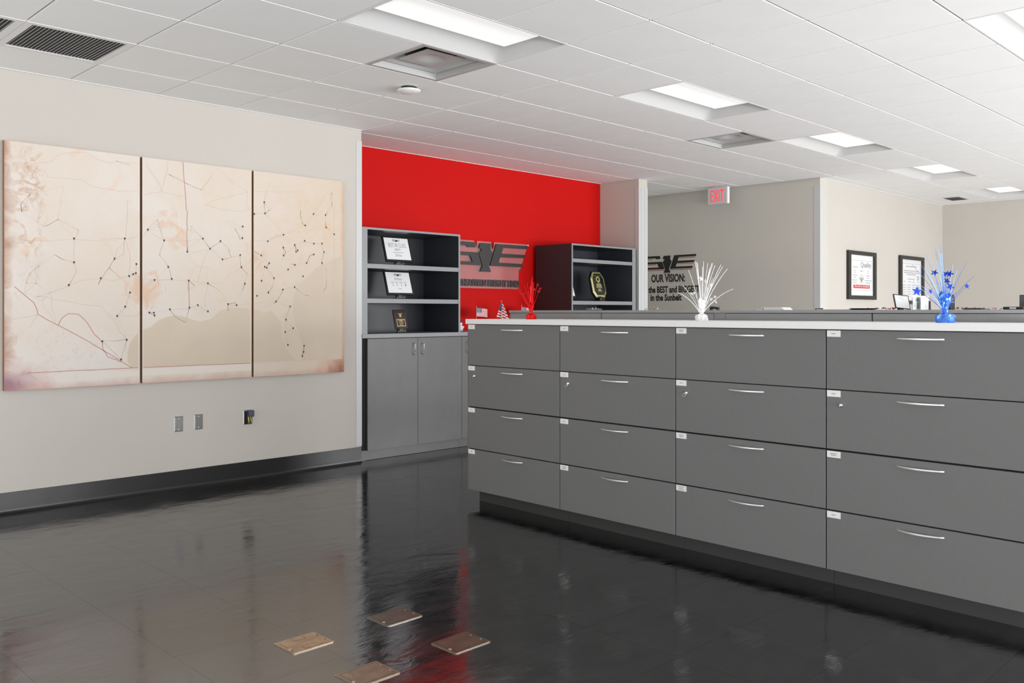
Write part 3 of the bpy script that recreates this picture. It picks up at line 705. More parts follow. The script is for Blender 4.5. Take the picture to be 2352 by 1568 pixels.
# ================= CEILING FITTINGS =================
def troffer():
    nx, ny = 40, 26
    hx, hy = T - 0.012, T / 2 - 0.012
    def hgt(x, y):
        ex, ey = (hx - abs(x)) / 0.06, (hy - abs(y)) / 0.125
        e = min(1.0, max(0.0, min(ex, ey))); return 0.07 * math.sin(e * PI / 2)
    bm = bmesh.new(); bl = bmesh.new()
    xs = sorted(set([-hx + 2 * hx * i / nx for i in range(nx + 1)] + [-hx + 0.06, hx - 0.06])); ys = sorted(set([-hy + 2 * hy * i / ny for i in range(ny + 1)] + [-hy + 0.125, hy - 0.125]))
    def grid(b, cond):
        vc = {}
        for a0, a1 in zip(xs[:-1], xs[1:]):
            for b0, b1 in zip(ys[:-1], ys[1:]):
                if cond((a0 + a1) / 2, (b0 + b1) / 2):
                    q = []
                    for p in ((a0, b0), (a1, b0), (a1, b1), (a0, b1)):
                        if p not in vc: vc[p] = b.verts.new((p[0], p[1], hgt(*p)))
                        q.append(vc[p])
                    b.faces.new(q)
    inl = lambda x, y: abs(x) < hx - 0.06 and abs(y) < hy - 0.125
    grid(bm, lambda x, y: not inl(x, y)); grid(bl, inl)
    fr = bmesh.new()
    for q in ((-T + 0.002, T - 0.002, -T / 2 + 0.002, -hy), (-T + 0.002, T - 0.002, hy, T / 2 - 0.002), (-T + 0.002, -hx, -hy, hy), (hx, T - 0.002, -hy, hy)):
        box(fr, *q, -0.001, 0.012)
    return (mesh_of(fr, 'frame', [M_white]), mesh_of(bm, 'reflector', [M_refl]), mesh_of(bl, 'lens', [M_lens]))
TF = troffer()
TF[1].shade_smooth(); 
order = ['beside the nearer square air vent, first and largest of its row', 'second of the receding row, left of the farther air vent', 'third of the receding row, just past the farther air vent', 'fourth of the receding row, toward the far wall', 'last and smallest of the receding row, by the far wall']
for (i, j) in lights:
    px = ((i + 1) * T, (j + 0.5) * T, H)
    if j == -2 and i >= 1: lb = 'white recessed ceiling light ' + order[(i - 1) // 4]
    elif j == -6 and i == 5: lb = 'white recessed ceiling light cut off by the top right edge of the photo'
    else: lb = 'unseen recessed ceiling light added inside the corridor behind the partition'
    t = thing('ceiling_light', lb, 'ceiling light', px, 0, 'recessed ceiling lights')
    for nm, me in zip(('frame', 'reflector', 'lens'), TF):
        if nm == 'lens' and j == 5: me = me.copy(); me.materials[0] = M_lens2
        new_obj(nm, me, t)
M_vent = mat('vent_metal', (0.50, 0.50, 0.50), 0.35, 0.0)
M_ventdark = mat('vent_inside', (0.03, 0.03, 0.03), 0.7)
def diffuser(i, j, label):
    t = thing('air_diffuser', label, 'air vent', ((i + 0.5) * T, (j + 0.5) * T, H), 0, 'square ceiling air vents')
    a = T / 2 - 0.004
    def ring(r0, z0, r1, z1, b):
        p = [b.verts.new((sx * r0, sy * r0, z0)) for sx, sy in ((-1, -1), (1, -1), (1, 1), (-1, 1))]; q = [b.verts.new((sx * r1, sy * r1, z1)) for sx, sy in ((-1, -1), (1, -1), (1, 1), (-1, 1))]
        for k in range(4): b.faces.new((p[k], p[(k + 1) % 4], q[(k + 1) % 4], q[k]))
    bm = bmesh.new(); ring(a, -0.001, a - 0.028, -0.001, bm); ring(a - 0.028, -0.001, a - 0.030, 0.060, bm); ring(a, -0.001, a, 0.06, bm)
    finish('frame', bm, M_vent, t)
    bm = bmesh.new(); n = 32; r = 0.175; s = a - 0.052
    inner = [bm.verts.new((r * math.cos(2 * PI * k / n), r * math.sin(2 * PI * k / n), 0.070)) for k in range(n)]
    def sq(k):
        c, s_ = math.cos(2 * PI * k / n), math.sin(2 * PI * k / n); m = max(abs(c), abs(s_)); return (s * c / m, s * s_ / m, 0.036)
    outer = [bm.verts.new(sq(k)) for k in range(n)]
    for k in range(n): bm.faces.new((outer[k], outer[(k + 1) % n], inner[(k + 1) % n], inner[k]))
    finish('cone', bm, M_vent, t, True)
    bm = bmesh.new(); lathe(bm, [(r, 0.070), (r, 0.20), (0, 0.20)], n)
    finish('neck', bm, M_ventdark, t)
    bm = bmesh.new(); box(bm, -a + 0.002, a - 0.002, -a + 0.002, a - 0.002, 0.072, 0.20)
    bmesh.ops.delete(bm, geom=[f for f in bm.faces if abs(f.calc_center_median().z - 0.072) < 1e-4], context='FACES')
    finish('plenum', bm, M_ventdark, t)
    bm = bmesh.new(); pl = 0.150
    ring(pl, 0.034, pl, 0.038, bm)
    def hgt(x, y):
        d = math.hypot(x, y) / 0.12; return 0.034 + (0.030 * (0.5 + 0.5 * math.cos(PI * min(d, 1))))
    g = 16; vs = [[bm.verts.new((-pl + 2 * pl * p / g, -pl + 2 * pl * q / g, hgt(-pl + 2 * pl * p / g, -pl + 2 * pl * q / g))) for q in range(g + 1)] for p in range(g + 1)]
    for p in range(g):
        for q in range(g): bm.faces.new((vs[p][q], vs[p + 1][q], vs[p + 1][q + 1], vs[p][q + 1]))
    finish('deflector_plate', bm, M_vent, t, True, 0.6)
    for k in range(4):
        an = PI / 4 + k * PI / 2; bm = bmesh.new(); tube(bm, [(0.14 * math.cos(an), 0.14 * math.sin(an), 0.036), (0.14 * math.cos(an), 0.14 * math.sin(an), 0.15)], 0.003, n=6)
        finish('hanger', bm, M_chrome, t)
diffuser(2, -1, 'square metal ceiling air vent with a domed plate, nearer one beside the first light')
diffuser(8, -1, 'square metal ceiling air vent with a domed plate, farther one above the exit sign')
bm = bmesh.new(); box(bm, -0.0012, 0.0012, -0.255, 0.255, 0.0, 0.020)
bmesh.ops.rotate(bm, verts=bm.verts, matrix=Matrix.Rotation(0.62, 3, 'Y'))
ME_slat = mesh_of(bm, 'slat', [M_vent])
def grille(i, label):
    t = thing('return_grille', label, 'air vent', ((i + 0.5) * T, 1.5 * T, H), 0, 'slatted return air grilles')
    a = T / 2 - 0.003; fr = bmesh.new(); b = 0.262
    for q in ((-a, a, -a, -b), (-a, a, b, a), (-a, -b, -b, b), (b, a, -b, b)): box(fr, *q, -0.002, 0.012)
    finish('frame', fr, M_white, t)
    obox('duct', M_ventdark, t, -0.275, 0.275, -0.275, 0.275, 0.05, 0.055)
    bm = bmesh.new(); box(bm, -0.277, 0.277, -0.277, 0.277, 0.006, 0.056)
    bm.faces.ensure_lookup_table()
    bmesh.ops.delete(bm, geom=[f for f in bm.faces if abs(f.normal.z) > 0.9], context='FACES')
    finish('collar', bm, M_ventdark, t)
    for k in range(25):
        o = new_obj('slat', ME_slat, t); o.location = (-0.252 + 0.021 * k, 0, 0.0)
grille(-1, 'slatted return air grille in the ceiling at the upper left')
grille(-2, 'second slatted return air grille, cut off by the top left corner of the photo')
t = thing('wall_register', 'small grey louvred air register in the far ceiling near the right-hand wall', 'air vent', (11.16, -0.285, H - 0.009))
obox('frame', M_vent, t, -0.20, 0.20, -0.11, 0.11, 0.003, 0.009)
for k in range(8):
    bm = bmesh.new(); box(bm, -0.18, 0.18, -0.001, 0.001, -0.006, 0.006); bmesh.ops.rotate(bm, verts=bm.verts, matrix=Matrix.Rotation(0.7, 3, 'X'))
    o = finish('slat', bm, M_ventdark, t); o.location = (0, -0.09 + 0.0257 * k, 0.002)
t = thing('wireless_access_point', 'round white ceiling device hanging between the first air vent and the red wall', 'ceiling device', (1.79, 0.262, H))
bm = bmesh.new(); lathe(bm, [(0.0, -0.047), (0.03, -0.046), (0.060, -0.040), (0.082, -0.030), (0.0865, -0.025), (0.082, -0.021), (0.05, -0.016), (0, -0.016)], 40)
finish('cover', bm, M_card, t, True)
bm = bmesh.new(); lathe(bm, [(0, -0.017), (0.055, -0.017), (0.055, 0.0), (0, 0.0)], 28)
finish('mount', bm, M_blackm, t)
obox('indicator', M_ink, t, -0.003, 0.003, -0.05, -0.046, -0.0445, -0.0415)

# exit sign
M_exit = mat('exit_red', (0.75, 0.02, 0.03), 0.4, emit=(1.0, 0.05, 0.08), estr=1.1)
M_exitface = mat('exit_face', (0.62, 0.60, 0.62), 0.4)
t = thing('exit_sign', 'white EXIT sign with lit red letters hanging from the ceiling by the corridor', 'exit sign', (7.68, 1.415, F + 1.375))
obox('housing', M_exitface, t, 0.0, 0.045, -0.142, 0.142, 0.0, 0.215, 0.004)
obox('side_cover', M_card, t, 0.002, 0.047, -0.150, -0.140, 0.002, 0.213, 0.003)
obox('canopy', M_vent, t, 0.005, 0.04, -0.07, 0.07, 0.213, H - F - 1.375)
text_obj('lettering', 'EXIT', 0.2, M_exit, t, (-0.002, 0.0, 0.030), (PI / 2, 0, -PI / 2), 0.190, 0.150, 0.002, 0.0)

# ================= LOGO SIGN AND WALL LETTERING =================
L_E = [(0.164, 0.15), (0.663, 0.153), (0.650, 0.116), (0.269, 0.113), (0.241, 0.047), (0.624, 0.048), (0.609, 0.012), (0.223, 0.006), (0.199, -0.055), (0.583, -0.057), (0.568, -0.093), (0.066, -0.094)]
L_EAG = [(-0.07, 0.148), (0.075, 0.150), (0.081, 0.131), (0.073, 0.101), (0.078, 0.077), (0.107, 0.045), (0.046, -0.096), (0.082, -0.161), (-0.082, -0.161), (-0.046, -0.095), (-0.104, 0.036), (-0.084, 0.05), (-0.068, 0.066), (-0.060, 0.083), (-0.073, 0.087), (-0.095, 0.09), (-0.095, 0.113), (-0.085, 0.135)]
L_S = [(-0.168, 0.151), (-0.147, 0.097), (-0.259, 0.094), (-0.272, 0.112), (-0.52, 0.112), (-0.505, 0.043), (-0.115, 0.043), (-0.058, -0.094), (-0.568, -0.094), (-0.581, -0.059), (-0.193, -0.059), (-0.226, 0.006), (-0.609, 0.006), (-0.663, 0.151)]
M_letter = mat('sign_black', (0.028, 0.026, 0.026), 0.42)
def acrylic():
    m = bpy.data.materials.new('acrylic_painted_haze'); m.use_nodes = True; nt = m.node_tree
    nt.nodes.remove(nt.nodes['Principled BSDF']); out = nt.nodes['Material Output']
    tr = nt.nodes.new('ShaderNodeBsdfTransparent'); df = nt.nodes.new('ShaderNodeBsdfDiffuse'); gl = nt.nodes.new('ShaderNodeBsdfGlossy')
    tr.inputs[0].default_value = (0.97, 0.95, 0.95, 1); df.inputs[0].default_value = (0.80, 0.74, 0.73, 1); gl.inputs['Roughness'].default_value = 0.12  # pinkish diffuse share paints haze and reflection onto clear acrylic
    a = nt.nodes.new('ShaderNodeMixShader'); a.inputs[0].default_value = 0.11; b = nt.nodes.new('ShaderNodeMixShader'); b.inputs[0].default_value = 0.05
    nt.links.new(tr.outputs[0], a.inputs[1]); nt.links.new(df.outputs[0], a.inputs[2]); nt.links.new(a.outputs[0], b.inputs[1]); nt.links.new(gl.outputs[0], b.inputs[2])
    nt.links.new(b.outputs[0], out.inputs[0]); return m
M_acr = acrylic()
t = thing('logo_sign', 'clear acrylic sign with black winged eagle logo and lettering on red wall', 'sign', (4.462, YR, F + 0.6))
PLt = [(0.145, 0.169), (0.676, 0.171), (0.552, -0.116), (0.527, -0.12), (0.520, -0.343), (-0.530, -0.343), (-0.527, -0.12), (-0.552, -0.116), (-0.676, 0.171), (-0.16, 0.169), (-0.125, 0.10), (-0.112, 0.168), (0.095, 0.168), (0.105, 0.10), (0.125, 0.09)]
bm = bmesh.new(); prism(bm, PLt, lambda u, v, d: (u, d, v), -0.046, -0.040)
finish('acrylic_panel', bm, M_acr, t)
for pts, nm in ((L_E, 'letter'), (L_EAG, 'eagle_emblem'), (L_S, 'letter')):
    bm = bmesh.new(); prism(bm, pts, lambda u, v, d: (u, d, v), -0.060, -0.0462); finish(nm, bm, M_letter, t)
text_obj('lettering', 'SOUTHEASTERN FREIGHT LINES', 0.1, M_letter, t, (0.0, -0.0495, -0.322), (PI / 2, 0, 0), 1.062, 0.076, 0.004, 0.006)
for x, z in ((0.672, 0.160), (0.545, -0.135), (0.512, -0.330), (-0.672, 0.160), (-0.545, -0.135), (-0.512, -0.330)):
    bm = bmesh.new(); lathe(bm, [(0, 0.0005), (0.011, 0.0005), (0.011, 0.050), (0.009, 0.053), (0, 0.053)], 14)
    bmesh.ops.rotate(bm, verts=bm.verts, matrix=Matrix.Rotation(PI / 2, 3, 'X'))
    o = finish('standoff', bm, M_chrome, t, True, 0.6); o.location = (x, 0, z)

M_vred = mat('vinyl_red', lin((170, 38, 36)), 0.5)
M_vinyl = mat('vinyl_black', (0.016, 0.015, 0.014), 0.5)
t = thing('wall_lettering', 'black vinyl vision statement with winged eagle logo on the corridor wall', 'wall lettering', (7.95, 2.378, F + 0.66))
def lw(u, v, d): return (-d, -u, v)
K, KZ = 0.715, 0.755
for pts, nm in ((L_E, 'letter'), (L_EAG, 'eagle_emblem'), (L_S, 'letter')):
    bm = bmesh.new(); prism(bm, [(u * K, v * KZ) for u, v in pts], lw, -0.0005, 0.0015); finish(nm, bm, M_vinyl, t)
bm = bmesh.new()
for x0, x1, z in ((0.272, 0.645, 0.104), (0.226, 0.604, 0.000), (0.062, 0.563, -0.106), (-0.075, 0.075, -0.176), (-0.645, -0.33, 0.100), (-0.604, -0.26, -0.002), (-0.563, -0.066, -0.106)):
    prism(bm, [(x0 * K, z * KZ), (x1 * K, z * KZ), (x1 * K - 0.005, (z - 0.010) * KZ), (x0 * K - 0.003, (z - 0.010) * KZ)], lw, -0.0005, 0.0015)
o = finish('red_underline', bm, M_vred, t); o['label'] = 'thin red lines under the black logo bars'
TR = (PI / 2, 0, -PI / 2)
text_obj('lettering', 'OUR VISION:', 0.12, M_vinyl, t, (-0.0008, -(2.393 - 2.378), 0.408 - 0.66), TR, 0.555, 0.112, 0.0006, 0.004)
text_obj('lettering', 'the BEST and BIGGEST', 0.12, M_vinyl, t, (-0.0008, 2.271 - 2.378, 0.262 - 0.66), TR, 0.835, 0.094, 0.0006, 0.004)
text_obj('lettering', 'in the Sunbelt', 0.12, M_vinyl, t, (-0.0008, 2.400 - 2.378, 0.152 - 0.66), TR, 0.515, 0.094, 0.0006, 0.004)

# ================= FRAMED POSTERS =================
M_frame = mat('frame_black', (0.022, 0.020, 0.018), 0.4)
M_paper = mat('poster_paper', (0.74, 0.75, 0.76), 0.5)
M_line = mat('print_grey', (0.22, 0.22, 0.23), 0.7)
M_faint = mat('print_faint', (0.40, 0.40, 0.41), 0.7)
M_pred = mat('print_red', lin((205, 70, 72)), 0.6)
M_gold = mat('print_gold', lin((190, 170, 110)), 0.6)
def framed(x0, x1, z0, z1, label):
    t = thing('framed_poster', label, 'framed poster', ((x0 + x1) / 2, 0.17, (z0 + z1) / 2))
    hx, hz, fw = (x1 - x0) / 2, (z1 - z0) / 2, 0.05
    bm = bmesh.new()
    for q in ((-hx, hx, -hz, -hz + fw), (-hx, hx, hz - fw, hz), (-hx, -hx + fw * 1.35, -hz + fw, hz - fw), (hx - fw * 1.35, hx, -hz + fw, hz - fw)):
        box(bm, q[0], q[1], -0.035, -0.001, q[2], q[3])
    bmesh.ops.remove_doubles(bm, verts=bm.verts, dist=1e-5)
    finish('frame', bm, M_frame, t)
    obox('print', M_paper, t, -hx + 0.03, hx - 0.03, -0.012, -0.002, -hz + 0.03, hz - 0.03)
    return t, hx, hz
def bars(bm, rows, y=-0.0135):
    for x0, x1, z, h in rows: box(bm, x0, x1, y, y + 0.002, z, z + h)
def words(bm, x0, x1, z, h, seed):
    rnd = random.Random(seed); x = x0
    while x < x1 - 0.005:
        l = min(rnd.uniform(0.012, 0.04), x1 - x); box(bm, x, x + l, -0.0135, -0.0115, z, z + h); x += l + 0.008
def borderlines(t, x0, x1, z0, z1, th=0.004):
    bm = bmesh.new(); bars(bm, [(x0, x1, z0, th), (x0, x1, z1, th), (x0, x0 + th, z0, z1 - z0), (x1 - th, x1, z0, z1 - z0)])
    finish('border_line', bm, M_faint, t)
R0 = (PI / 2, 0, 0)
t, hx, hz = framed(8.662, 9.490, F + 0.160, F + 0.776, 'black framed quality poster with a red banner on the right-hand wall')
borderlines(t, -0.315, 0.315, -0.19, 0.19)
text_obj('lettering', 'Quality', 0.1, M_ink, t, (0.13, -0.0135, 0.088), R0, 0.31, 0.085, 0.0006, 0.0)
bm = bmesh.new(); bars(bm, [(-0.24, 0.25, -0.165, 0.045)]); finish('red_banner', bm, M_pred, t)
text_obj('lettering', 'The order is everything!', 0.05, M_paper, t, (0.005, -0.0145, -0.156), R0, 0.43, 0.030, 0.0006, 0.0)
bm = bmesh.new()
words(bm, -0.26, -0.10, 0.098, 0.012, 3)
for q, (z, a, b) in enumerate(((-0.005, 0.13, 0.13), (-0.035, 0.07, 0.06), (-0.068, 0.15, 0.20), (-0.098, 0.11, 0.15))):
    words(bm, -0.20 - a / 2, -0.20 + a / 2, z, 0.012, q); words(bm, 0.20 - b / 2, 0.20 + b / 2, z, 0.012, q + 9)
words(bm, -0.03, 0.04, 0.05, 0.014, 20)
finish('printed_text', bm, M_faint, t)['kind'] = 'stuff'
for x, w_, h_ in ((-0.20, 0.020, 0.022), (0.20, 0.022, 0.020)):
    bm = bmesh.new(); pts = [(x + w_ * math.cos(a), 0.048 + h_ * math.sin(a)) for a in [2 * PI * k / 12 for k in range(13)]]
    ribbon(bm, pts, 0.005, -0.0126); finish('printed_icon', bm, M_line, t)
bm = bmesh.new(); ribbon(bm, [(0.06 * math.cos(a), -0.045 + 0.052 * math.sin(a)) for a in [2 * PI * k / 16 for k in range(17)]], 0.008, -0.0126); finish('printed_ring', bm, M_gold, t)
bm = bmesh.new(); bars(bm, [(-0.06, 0.06, -0.052, 0.010), (-0.05, 0.05, -0.036, 0.009), (-0.02, 0.02, -0.078, 0.024)]); finish('printed_emblem', bm, M_line, t)
t, hx, hz = framed(10.283, 11.143, F + 0.11, F + 0.785, 'black framed document with columns of print, hanging behind the blue foil centerpiece')
borderlines(t, -0.33, 0.33, -0.23, 0.23)
bm = bmesh.new()
words(bm, -0.2, 0.2, 0.185, 0.016, 31); words(bm, -0.27, 0.29, 0.125, 0.014, 32); words(bm, -0.26, 0.28, 0.098, 0.014, 33); words(bm, -0.16, 0.16, 0.072, 0.014, 34); words(bm, -0.12, 0.12, 0.01, 0.012, 35)
for c_ in range(4):
    x = -0.245 + c_ * 0.165; box(bm, x - 0.014, x + 0.014, -0.0135, -0.0115, -0.03, -0.012)
    for q in range(5): words(bm, x - 0.06, x + 0.06, -0.075 - 0.032 * q, 0.010, 40 + c_ * 7 + q)
finish('printed_text', bm, M_faint, t)['kind'] = 'stuff'
bm = bmesh.new(); ribbon(bm, [(0.24 + 0.026 * math.cos(a), 0.035 + 0.024 * math.sin(a)) for a in [2 * PI * k / 14 for k in range(15)]], 0.012, -0.0126); finish('printed_seal', bm, M_line, t)

# ================= AWARDS ON THE SHELVES =================
M_cert = mat('certificate_sheet', (0.86, 0.87, 0.88), 0.35)
M_bronze = mat('plaque_brown', (0.045, 0.028, 0.022), 0.3)
M_goldm = mat('gold_metal', (0.80, 0.62, 0.36), 0.25, 1.0)
def mini_logo(name, m, parent, x, y, z, w_):
    k = w_ / 1.33
    bm = bmesh.new()
    for pts in (L_E, L_EAG, L_S): prism(bm, [(u * k, v * k * 1.05) for u, v in pts], lambda u, v, d: (x + u, d, z + v), y - 0.0004, y + 0.0006)
    return finish(name, bm, m, parent)
def easel(t, w_, yb):
    bm = bmesh.new()
    prism(bm, [(-w_, 0.0), (-w_ * 0.55, 0.012), (w_ * 0.55, 0.012), (w_, 0.0), (w_ * 0.9, 0.03), (w_ * 0.55, 0.040), (-w_ * 0.55, 0.040), (-w_ * 0.9, 0.03)], lambda u, v, d: (u, d, v), -0.016, 0.0)
    box(bm, -w_ * 0.7, -w_ * 0.4, -0.035, 0.02, 0.026, 0.034); box(bm, w_ * 0.4, w_ * 0.7, -0.035, 0.02, 0.026, 0.034)
    finish('easel', bm, M_black, t)
    bm = bmesh.new(); tube(bm, [(0, 0.0, 0.03), (0, 0.075, 0.0015)], 0.003, n=6); finish('easel_leg', bm, M_black, t)
    bm = bmesh.new(); lathe(bm, [(0, -0.006), (0.006, -0.004), (0.007, 0), (0.006, 0.004), (0, 0.006)], 10, (-w_ * 0.55, -0.019, 0.020)); finish('easel_stud', bm, M_goldm, t, True)
def lean_board(t, hw, ht, lean, z0=0.034, dp=0.016):
    e = obox('frame', M_black, t, -hw, hw, -dp, 0.0, 0.0, ht, 0.002); e.location = (0, -0.006, z0); e.rotation_euler = (-lean, 0, 0); return e
def certificate(x, y, z, hw, ht, lean, label, kind):
    t = thing('framed_certificate', label, 'certificate', (x, y, z))
    easel(t, 0.055, 0)
    e = lean_board(t, hw, ht, lean)
    b = 0.016
    s = obox('sheet', M_cert, e, -hw + b, hw - b, -0.0175, -0.0155, 0.022, ht - 0.014)
    yf = -0.0181
    def tx(body, xx, zz, wd, hh, m=M_ink): return text_obj('lettering', body, 0.02, m, e, (xx, yf, zz), R0, wd, hh, 0.0004, 0.0, res=2)
    mini_logo('printed_logo', M_blackm, e, 0.0, yf, ht - 0.042, 0.088)
    if kind == 1:
        tx('BEST IN CLASS', 0, ht - 0.108, 0.205, 0.042, M_faint); tx('2021', 0, ht - 0.140, 0.065, 0.022)
        bm = bmesh.new(); words_y(bm, -0.06, 0.06, ht - 0.162, 0.005, yf, 3); finish('printed_text', bm, M_line, e)['kind'] = 'stuff'
        tx('El Paso', 0, ht - 0.198, 0.068, 0.022)
    else:
        tx('El Paso', 0, ht - 0.092, 0.085, 0.022)
        for q, ch in enumerate('2021'): tx(ch, -0.073 + q * 0.049, ht - 0.150, 0.012, 0.018, M_line); 
        bm = bmesh.new()
        for q in range(4):
            for r_ in range(2): words_y(bm, -0.09 + q * 0.049, -0.056 + q * 0.049, ht - 0.113 - r_ * 0.011, 0.005, yf, q + r_)
        words_y(bm, -0.022, 0.022, ht - 0.180, 0.006, yf, 8); finish('printed_text', bm, M_faint, e)['kind'] = 'stuff'
    return t
def words_y(bm, x0, x1, z, h, y, seed):
    rnd = random.Random(seed); x = x0
    while x < x1 - 0.002:
        l = min(rnd.uniform(0.008, 0.02), x1 - x); box(bm, x, x + l, y, y + 0.0008, z, z + h); x += l + 0.004
certificate(2.985, 1.93, F + 0.432, 0.158, 0.252, 0.30, 'white best-in-class certificate in a black frame on the upper bookcase shelf', 1)
certificate(3.000, 1.93, F + 0.120, 0.156, 0.240, 0.30, 'white four-column certificate in a black frame on the middle bookcase shelf', 2)
t = thing('award_plaque', 'small brown plaque with a gold eagle and gold-edged plate on the lowest shelf', 'plaque', (3.005, 1.92, ZC))
easel(t, 0.05, 0)
e = obox('board', M_bronze, t, -0.074, 0.074, -0.016, 0.0, 0.0, 0.185, 0.003); e.location = (0, -0.004, 0.036); e.rotation_euler = (-0.26, 0, 0)
bm = bmesh.new(); prism(bm, [(-0.050, 0.022), (0.050, 0.022), (0.050, 0.092), (-0.050, 0.092)], lambda u, v, d: (u, d, v), -0.0172, -0.0155); finish('gold_border', bm, M_goldm, e)
bm = bmesh.new(); box(bm, -0.043, 0.043, -0.0182, -0.017, 0.029, 0.085); finish('name_plate', bm, M_black, e)
mini_logo('engraved_logo', M_goldm, e, 0, -0.0188, 0.074, 0.066)
bm = bmesh.new()
for q in range(4): words_y(bm, -0.03 + 0.004 * q, 0.03 - 0.004 * q, 0.058 - q * 0.008, 0.0035, -0.0188, q)
finish('engraved_text', bm, M_goldm, e)['kind'] = 'stuff'
bm = bmesh.new(); prism(bm, [(-0.008, 0.112), (0.006, 0.112), (0.014, 0.118), (0.008, 0.124), (0.020, 0.140), (0.027, 0.156), (0.014, 0.148), (0.006, 0.142), (0.002, 0.152), (-0.004, 0.148), (-0.010, 0.142), (-0.022, 0.155), (-0.019, 0.138), (-0.008, 0.125), (-0.014, 0.116)], lambda u, v, d: (u, d, v), -0.020, -0.0155)
finish('gold_eagle', bm, M_goldm, e)
# acrylic award on the right bookcase
M_gilt = mat('award_gilt', (0.78, 0.74, 0.36), 0.12, 0.7, spec=0.8)
M_dark = mat('award_dark_glass', (0.012, 0.013, 0.008), 0.08, coat=0.6)
t = thing('glass_award', 'tall black and gilt eight-sided glass award standing on the right bookcase', 'award', (6.00, 1.95, F + 0.124))
e = bpy.data.objects.new('award_body', None)
OCT = [(-0.085, 0.0), (0.085, 0.0), (0.132, 0.06), (0.132, 0.245), (0.075, 0.325), (-0.075, 0.325), (-0.132, 0.245), (-0.132, 0.06)]
def sc(p, k, kz): return [(u * k, 0.1625 + (v - 0.1625) * kz) for u, v in p]
bm = bmesh.new(); prism(bm, OCT, lambda u, v, d: (u, d, v), -0.002, 0.02)
body = finish('glass_body', bm, M_dark, t); body.location = (0, 0, 0.042); body.rotation_euler = (-0.24, 0, 0)
bm = bmesh.new()
o_, i_ = sc(OCT, 0.93, 0.95), sc(OCT, 0.74, 0.80)
vo = [bm.verts.new((u, -0.0025, v)) for u, v in o_]; vi = [bm.verts.new((u, -0.010, v)) for u, v in i_]
for k in range(8): bm.faces.new((vo[k], vo[(k + 1) % 8], vi[(k + 1) % 8], vi[k]))
finish('gilt_bevel', bm, M_gilt, body)
bm = bmesh.new(); prism(bm, sc(OCT, 0.74, 0.80), lambda u, v, d: (u, d, v), -0.0105, -0.002); finish('dark_face', bm, M_dark, body)
M_giltp = mat('award_print', lin((214, 208, 140)), 0.4)
bm = bmesh.new(); ribbon(bm, [(0.030 * math.cos(a), 0.225 + 0.026 * math.sin(a)) for a in [2 * PI * k / 14 for k in range(15)]], 0.010, -0.0112); finish('etched_ring', bm, M_giltp, body)
bm = bmesh.new(); words_y(bm, -0.055, 0.055, 0.265, 0.003, -0.0115, 2)
for q, (z, w_) in enumerate(((0.180, 0.012), (0.160, 0.042), (0.142, 0.048), (0.124, 0.048), (0.100, 0.026), (0.080, 0.036))): words_y(bm, -w_, w_, z, 0.009, -0.0115, q + 4)
finish('etched_text', bm, M_giltp, body)['kind'] = 'stuff'
bm = bmesh.new(); prism(bm, [(-0.05, 0), (0.06, 0), (0.05, 0.05), (-0.03, 0.06)], lambda u, v, d: (u, d, v), -0.022, 0.05); finish('stand', bm, M_black, t)
bm = bmesh.new(); lathe(bm, [(0, -0.006), (0.007, 0), (0, 0.006)], 10, (-0.030, -0.026, 0.028)); finish('stand_stud', bm, M_chrome, t, True)
t = certificate(5.403, 1.93, F + 0.124, 0.110, 0.22, 0.30, 'white certificate with black stand half hidden by the reflection-tinted side of the right bookcase', 2)

